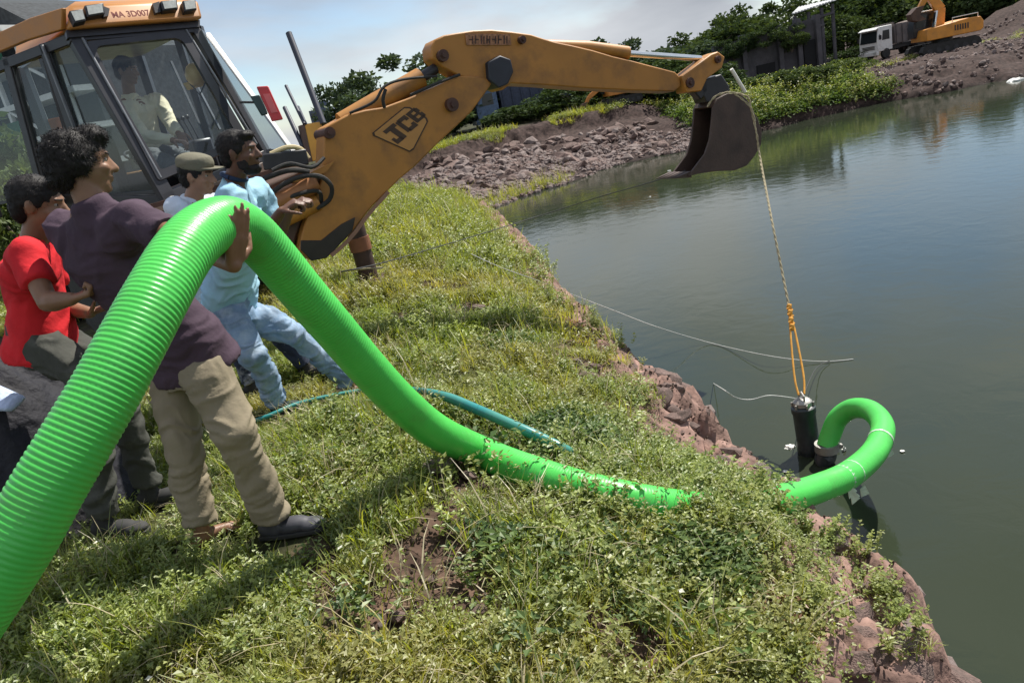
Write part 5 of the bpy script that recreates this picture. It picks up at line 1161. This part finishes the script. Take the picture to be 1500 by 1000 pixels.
# ------------------------------------------------------------ things beyond the pond
GREYC = mat('weathered_concrete', (.095,.088,.098), .95, var=.3, scale=1.2, dirt_or_sun=(.05,.048,.055), dscale=.5, damt=.8, dpos=.48, bump=.5, bscale=6)
def onland(px, py, y): q = P(px, py, y); q.z = hz(q.x, q.y); return q
WHT = mat('truck_white', (.70,.70,.68), .4, var=.06, dirt_or_sun=(.40,.38,.34), damt=.4, dpos=.55)
TIP = mat('tipper_grey', (.10,.09,.09), .7, var=.3, dirt_or_sun=(.18,.14,.12), damt=.5, scale=2)
ORX = mat('excavator_orange', (.66,.27,.035), .45, var=.1, scale=2, dirt_or_sun=(.35,.16,.05), damt=.4)
DKG = mat('dark_window', (.02,.025,.028), .12)
def axes(yaw): c, s = math.cos(yaw), math.sin(yaw); return (V(c,s,0), V(-s,c,0), V(0,0,1))
def truck(o, yaw, K, cabm, bodym, label, name='tipper_truck', group=None):
    t = thing(name, label, 'truck', tuple(o), group); X, Y, Z = axes(yaw)     # X = towards the rear
    w = lambda a, b, c: o+(X*a+Y*b+Z*c)*K
    def part(nm, fn, mt, par=t, sm=False, bev=0): m_ = MB(); fn(m_); return m_.build(nm, mt, par, sm, bev)
    def hull(m_, pro, b0, b1): m_.prism([w(a,b0,c) for a,c in pro], Y*(b1-b0)*K)
    cabp = [(0,.75),(0,1.55),(.18,2.75),(.35,2.95),(1.75,2.95),(1.75,.75)]
    cb = part('cab', lambda m_: hull(m_, cabp, -1.15, 1.15), cabm, bev=.05*K)
    part('windscreen', lambda m_: m_.prism([w(-.015,-1.0,1.62), w(-.015,1.0,1.62), w(.165,.95,2.62), w(.165,-.95,2.62)], -X*.02*K), DKG, cb)
    for b in (-1.16, 1.13):
        f_ = part('door', lambda m_: m_.prism([w(.40,b,.95), w(1.55,b,.95), w(1.55,b,2.75), w(.50,b,2.75), w(.34,b,1.9)], Y*.03*K), cabm, cb)
        part('side_window', lambda m_: m_.prism([w(.50,b-.01,1.72), w(1.40,b-.01,1.72), w(1.40,b-.01,2.55), w(.62,b-.01,2.55)], Y*.05*K), DKG, cb)
    part('sun_visor', lambda m_: m_.prism([w(-.12,-1.1,2.72), w(-.12,1.1,2.72), w(.2,1.1,2.86), w(.2,-1.1,2.86)], Z*.05*K), cabm, cb)
    part('bumper', lambda m_: m_.box(w(-.03,0,.62), (.28*K,2.3*K,.35*K), (X,Y,Z)), cabm, cb, bev=.02)
    part('grille', lambda m_: [m_.box(w(-.02,0,1.05+.12*i), (.05*K,1.5*K,.06*K), (X,Y,Z)) for i in range(3)], DKG, cb)
    for b in (-.9,.9): part('headlight', lambda m_: m_.box(w(-.17,b,.66), (.05*K,.3*K,.16*K), (X,Y,Z)), LAMPG, cb)
    for b in (-1.35,1.35): part('mirror', lambda m_: (m_.box(w(.12,b,2.0), (.1*K,.2*K,.4*K), (X,Y,Z)), m_.beam(w(.2,b*.84,2.3), w(.14,b,2.2), .03*K)), BLK, cb)
    part('chassis', lambda m_: m_.box(w(3.9,0,.85), (6.6*K,.9*K,.28*K), (X,Y,Z)), BLK)
    def bed(m_):
        hull(m_, [(2.0,1.2),(1.95,2.9),(2.25,2.9),(7.3,2.75),(7.5,1.2)], -1.2, -1.12); hull(m_, [(2.0,1.2),(1.95,2.9),(2.25,2.9),(7.3,2.75),(7.5,1.2)], 1.12, 1.2)
        m_.box(w(4.75,0,1.2), (5.5*K,2.3*K,.1*K), (X,Y,Z)); m_.box(w(2.02,0,2.15), (.1*K,2.24*K,1.9*K), (X,Y,Z)); m_.box(w(7.4,0,1.9), (.08*K,2.24*K,1.4*K), (X,Y,Z))
        for i in range(8):
            for b in (-1.24,1.24): m_.box(w(2.2+i*.72,b,2.0), (.1*K,.1*K,1.6*K), (X,Y,Z))
    bd = part('tipper_body', bed, bodym)
    part('load', lambda m_: m_.ball(w(4.7,0,2.3), (2.4*K,1.05*K,.7*K), 16, (X,Y,Z)), mat('load_earth', (.13,.10,.09), .95, var=.4, bump=.8, bscale=6), bd, True)
    for a in (1.0, 5.2, 6.4):
        for b in (-1.0,1.0):
            m_ = MB(); m_.lathe(w(a,b-.15,.5), Y, [(.2*K,0),(.44*K,0),(.5*K,.05*K),(.5*K,.25*K),(.44*K,.3*K),(.2*K,.3*K)], 20); wh = m_.build('wheel', RUB, t); m_ = MB(); m_.lathe(w(a,b-.13 if b < 0 else b-.17,.5), Y, [(.08*K,0),(.26*K,.03*K),(.28*K,.3*K),(.1*K,.33*K)], 16); m_.build('rim', TIP, wh)
    return t
truck(onland(1273,86,50)+V(0,0,.1), rad(16), .68, WHT, TIP, 'white-cabbed tipper truck with a dark body parked on the far bank')
def excavator(o, yaw, K, mt, label, arm, lowup=0):
    t = thing('excavator', label, 'excavator', tuple(o)); X, Y, Z = axes(yaw); w = lambda a, b, c: o+(X*a+Y*b+Z*c)*K
    def part(nm, fn, m2, par=t, sm=False, bev=0): m_ = MB(); fn(m_); return m_.build(nm, m2, par, sm, bev)
    for b in (-1.15,1.15):
        def tr(m_):
            pr = [(-1.9,.35),(-1.75,.1),(-1.5,0),(1.5,0),(1.75,.1),(1.9,.35),(1.75,.65),(1.5,.75),(-1.5,.75),(-1.75,.65)]
            m_.prism([w(a,b-.28,c) for a,c in pr], Y*.56*K)
            for i in range(24): m_.box(w(-1.6+i*.14,b,.76), (.05*K,.58*K,.05*K), (X,Y,Z))
        trk = part('track', tr, RUB, bev=0)
        for i in range(6): part('roller', lambda m_: m_.cyl(w(-1.4+i*.56,b-.30,.32), w(-1.4+i*.56,b+.30,.32), .16*K, 12), BLK, trk)
    part('turntable', lambda m_: m_.cyl(w(0,0,.7), w(0,0,.98), .65*K, 20), BLK)
    hs_ = part('housing', lambda m_: m_.prism([w(a,-1.25,c) for a,c in ((-1.9,1.0),(1.5,1.0),(1.5,1.35),(1.4,1.75),(-1.2,1.95),(-1.9,1.9),(-2.1,1.6),(-2.1,1.15))], Y*2.5*K), mt, bev=.05*K)
    part('vent', lambda m_: [m_.box(w(-1.1+.16*i,1.27,1.5), (.07*K,.03*K,.35*K), (X,Y,Z)) for i in range(6)], BLK, hs_)
    part('hand_rail', lambda m_: (m_.tube([w(-1.8,1.1,1.9), w(-1.8,1.1,2.15), w(-.2,1.1,2.15), w(-.2,1.1,1.85)], .03*K, 6)), WHT, hs_)
    cb = part('cab', lambda m_: m_.prism([w(a,-1.2,c) for a,c in ((.1,1.3),(1.7,1.3),(1.75,2.0),(1.45,2.85),(.1,2.85))], Y*.95*K), BLK, bev=.04*K)
    part('cab_roof', lambda m_: m_.box(w(.8,-.72,2.9), (1.5*K,1.0*K,.08*K), (X,Y,Z)), WHT, cb, bev=.02)
    part('window', lambda m_: m_.prism([w(a,-.24,c) for a,c in ((.25,1.9),(1.6,1.9),(1.4,2.7),(.25,2.7))], Y*.01*K), DKG, cb)
    for i, (nm, p0, p1, w0, w1) in enumerate(arm):
        a = w(*p0); b = w(*p1); sv, uv = frame(b-a)
        def seg(m_): m_.add([a+uv*w0*K/2-sv*.16*K, a+uv*w0*K/2+sv*.16*K, a-uv*w0*K/2+sv*.16*K, a-uv*w0*K/2-sv*.16*K, b+uv*w1*K/2-sv*.14*K, b+uv*w1*K/2+sv*.14*K, b-uv*w1*K/2+sv*.14*K, b-uv*w1*K/2-sv*.14*K], [(0,1,2,3),(7,6,5,4),(0,4,5,1),(1,5,6,2),(2,6,7,3),(3,7,4,0)])
        part(nm, seg, mt if 'ram' not in nm else CHR, bev=.02)
    e_ = arm[-1][2]
    part('bucket', lambda m_: m_.prism([w(e_[0]+a,e_[1]-.4,e_[2]+c) for a,c in ((-.2,.2),(.3,.15),(.7,-.2),(.6,-.6),(.2,-.75),(-.3,-.7),(.1,-.35))], Y*.8*K), BRN)
    return t
excavator(onland(1380,84,42), rad(172), .80, ORX, 'orange tracked excavator standing in front of the tipper truck with its arm raised', [('boom',(.3,.2,1.6),(.15,.2,2.9),.65,.6),('boom',(.15,.2,2.8),(.9,.2,4.0),.65,.5),('boom_ram',(.7,.4,1.6),(.5,.4,2.8),.12,.12),('stick',(.9,.2,4.05),(1.5,.2,3.1),.4,.3)])
excavator(onland(912,160,37.5), rad(183), .48, mat('dull_orange', (.50,.19,.035), .5, var=.15), 'small dull orange digger half hidden behind the crest above the rubble', [('boom',(.9,0,1.4),(2.0,0,2.0),.55,.5),('boom',(2.0,0,2.0),(3.2,0,1.3),.5,.4),('stick',(3.2,0,1.35),(3.7,0,.7),.35,.3)])
truck(onland(700,188,43), rad(8), .72, mat('faded_blue', (.10,.15,.25), .5, var=.3), mat('dark_blue', (.04,.05,.09), .6, var=.3), 'faded blue lorry parked under the trees below the boom elbow', 'lorry')
# concrete retaining wall with piers, openings and a shed on top
wl = thing('concrete_wall', 'tall grey stained concrete wall standing above the planted far bank', 'wall', tuple(onland(1130,130,41)))
def wallseg(a0, a1, tp0, tp1, y0, y1, nm='wall_panel', mt=GREYC, th=.4):
    p, q_ = onland(a0,130,y0), onland(a1,125,y1); zt0 = P(a0,tp0,y0).z; zt1 = P(a1,tp1,y1).z; m_ = MB()
    nrm = (q_-p).cross(V(0,0,1)).normalized()
    m_.prism([V(p.x,p.y,p.z-.3), V(q_.x,q_.y,q_.z-.3), V(q_.x,q_.y,zt1), V(p.x,p.y,zt0)], -nrm*th); return m_.build(nm, mt, wl)
for a0, a1, t0, t1 in ((1052,1096,66,56),(1096,1149,50,42),(1149,1177,40,34),(1177,1208,32,26)): wallseg(a0, a1, t0, t1, 41, 41)
for a0, tp in ((1096,50),(1149,36),(1177,26),(1205,20)): wallseg(a0-3, a0+3, tp, tp-1, 40.7, 40.7, 'pier', GREYC, .5)
wallseg(1112, 1138, 96, 90, 40.9, 40.9, 'doorway', mat('dark_opening', (.012,.012,.014), .9), .2); wallseg(1182, 1200, 60, 56, 40.9, 40.9, 'doorway', mat('dark_opening', (.012,.012,.014), .9), .1)
for i, (x_, b_, t_, lb) in enumerate([(1075,72,52,'dark creeper mound spilling over the left end of the concrete wall'),(1122,55,34,'dark creeper mound spilling over the middle of the concrete wall'),(1160,60,30,'dark creeper mound between two piers of the concrete wall')]):
    q_ = P(x_, b_, 40.8); tree(x_, b_+14, t_, 40.8, 34, 'dark', lb, 'bush', 'bush', i, G1, zb=P(x_, b_+14, 40.8).z)
sh_ = thing('shed', 'low open shed with a pale corrugated roof above the end of the concrete wall', 'shed', tuple(onland(1190,60,43)))
def P4(l, y0, y1): return [P(a,b,y) for (a,b),y in zip(l,(y0,y0,y1,y1))]
m_ = MB(); rf = P4([(1160,22),(1222,2),(1230,-2),(1170,12)], 42, 46)
for i in range(14):
    t0, t1 = i/14, (i+.55)/14; m_.prism([rf[0].lerp(rf[1],t0)+V(0,0,.02), rf[0].lerp(rf[1],t1)+V(0,0,.02), rf[3].lerp(rf[2],t1)+V(0,0,.02), rf[3].lerp(rf[2],t0)+V(0,0,.02)], V(0,0,.05))
m_.prism(rf, V(0,0,.04)); m_.build('roof', mat('tin_roof', (.42,.43,.44), .5, var=.2), sh_)
for a, b in ((1164,24),(1184,18),(1203,12),(1219,6)):
    p = P(a,b,42.2); m_ = MB(); m_.beam(p, V(p.x,p.y,hz(p.x,p.y)-.2), .14, .14, up=V(0,1,0)); m_.build('post', GREYC, sh_)
m_ = MB(); a, b = P(1160,38,42.1), P(1222,18,42.1); m_.beam(a, b, .12, .12); m_.beam(P(1162,52,42.2), P(1206,36,42.2), .3, .12); m_.build('rail', GREYC, sh_)
# scaffolded building far left, behind the cab, and a distant block
sb = thing('scaffolded_building', 'unfinished building with white slab edges and green netting behind the cab', 'building', tuple(onland(30,330,24)))
WS = mat('slab_white', (.62,.62,.60), .8, var=.1); NET = mat('green_net', (.02,.10,.06), .9, var=.3); DKB = mat('dark_bay', (.035,.040,.045), .9, var=.4)
Y0 = 24; bx0, bx1 = P(-220,100,Y0+6), P(128,100,Y0); zg = hz(bx1.x, bx1.y); top_z = P(60,8,Y0).z+.3
dx_ = V(bx1.x-bx0.x, bx1.y-bx0.y, 0); L_ = dx_.length; dx_.normalize(); dy_ = V(-dx_.y, dx_.x, 0)
c0 = V(bx0.x, bx0.y, 0); m_ = MB(); m_.prism([c0+V(0,0,zg-.3), c0+dx_*L_+V(0,0,zg-.3), c0+dx_*(L_-.0)+V(0,0,top_z-1.6), c0+dx_*(L_-3.2)+V(0,0,top_z+.4), c0+V(0,0,top_z+3)], dy_*5); m_.build('core', DKB, sb)
for i in range(11):
    z = zg+.9+i*1.05; e1 = L_+.5-.0*i
    if z > top_z+2.5: break
    lim = L_+.4 if z < top_z-1.6 else L_-3.0*(z-top_z+1.6)/1.6
    m_ = MB(); m_.box(c0+dx_*(lim/2)-dy_*.4+V(0,0,z), (lim,1.1,.16), (dx_,dy_,V(0,0,1))); m_.build('floor_slab', WS, sb)
    for j in range(10):
        xx = lim-.4-j*1.5
        if xx < 0: break
        m_ = MB(); m_.box(c0+dx_*xx-dy_*.85+V(0,0,z+.5), (.12,.12,.9), (dx_,dy_,V(0,0,1))); m_.build('column', WS, sb)
        if (i+j) % 3 == 0: m_ = MB(); m_.beam(c0+dx_*xx-dy_*.9+V(0,0,z+.1), c0+dx_*(xx-1.4)-dy_*.9+V(0,0,z+.95), .07, .07); m_.build('brace', WS, sb)
    if i % 2 == 0: m_ = MB(); m_.box(c0+dx_*(lim*.72)-dy_*.98+V(0,0,z+.35), (lim*.16,.04,.6), (dx_,dy_,V(0,0,1))); m_.build('netting', NET, sb)
fb = thing('tower_block', 'small hazy blue-grey block on the skyline behind the guard rods', 'building', tuple(V(*P(468,250,150).xy, 0)))
bw = mat('far_wall', (.10,.12,.17), .9); p0, p1 = P(452,163,150), P(484,157,150)
m_ = MB(); m_.prism([V(p0.x,p0.y,0), V(p1.x,p1.y,0), p1, p0], V(0,8,0)); b0 = m_.build('wall', bw, fb)
for i in range(4):
    for j in range(4):
        q_ = p0.lerp(p1,.15+.22*i)+V(0,-.05,-1-1.6*j); m_ = MB(); m_.box(q_, (.6,.1,.8)); m_.build('window', DKG, fb)
m_ = MB(); m_.box((p0+p1)/2+V(0,4,.7), (2.4,3,1.4)); m_.build('rooftop_tank', bw, fb)
# greenery left of the cab and tarp heap by the men's feet
tree(-30, 330, 150, 15, 190, 'light', 'leafy tree at the left edge, seen behind the cab pillars', var=1)
tree(40, 320, 210, 13, 130, 'light', 'low green bush behind the cab at the left edge', 'bush', 'bush', 0)
tb = on_ground(30, 660); TARP = mat('black_tarp', (.018,.018,.024), .75, var=.35, scale=5, bump=.9, bscale=9, dirt_or_sun=(.06,.055,.05), dscale=3, damt=.5, dpos=.6, spec=.3)
n = 70; gx, gy = np.meshgrid(np.linspace(-1,1,n), np.linspace(-1,1,n)); rr = np.hypot(gx, gy)
hh = .86*np.clip(1-rr**2.2,0,1)**.8*(.65+.7*fbm(gx*2+3,gy*2,4,3)) + .10*np.abs(fbm(gx*5,gy*5,3,7)-.5)*np.clip(1.1-rr,0,1)*2
cxp, cyp = P(-30,640,3.25).x-.16, 3.5
TX = cxp+gx*.66; TY = cyp+gy*.55; TZ = height(TX, TY)-.03+hh
fi = np.arange(n*n).reshape(n,n); tf = np.stack([fi[:-1,:-1],fi[:-1,1:],fi[1:,1:],fi[1:,:-1]],-1).reshape(-1,4)
tt = thing('tarpaulin', 'crumpled black tarpaulin heaped on the ground at the left edge below the red shirt', 'tarpaulin', (cxp, cyp, 0)); npmesh('sheet', np.stack([TX-cxp,TY-cyp,TZ],-1).reshape(-1,3), tf, TARP, parent=tt, smooth=True)
m_ = MB(); sp = [P(-20,556,3.30), P(30,578,3.24), P(8,600,3.15), P(-40,598,3.15), P(-60,570,3.25)]; m_.prism(sp, V(.01,.03,-.03)); bsk = m_.build('plastic_sack', mat('pale_blue_sack', (.42,.50,.68), .5, var=.2, bump=.8, bscale=14), None, bevel=.015); tag(bsk, 'folded pale blue sack lying on the black tarpaulin at the left edge', 'sack')
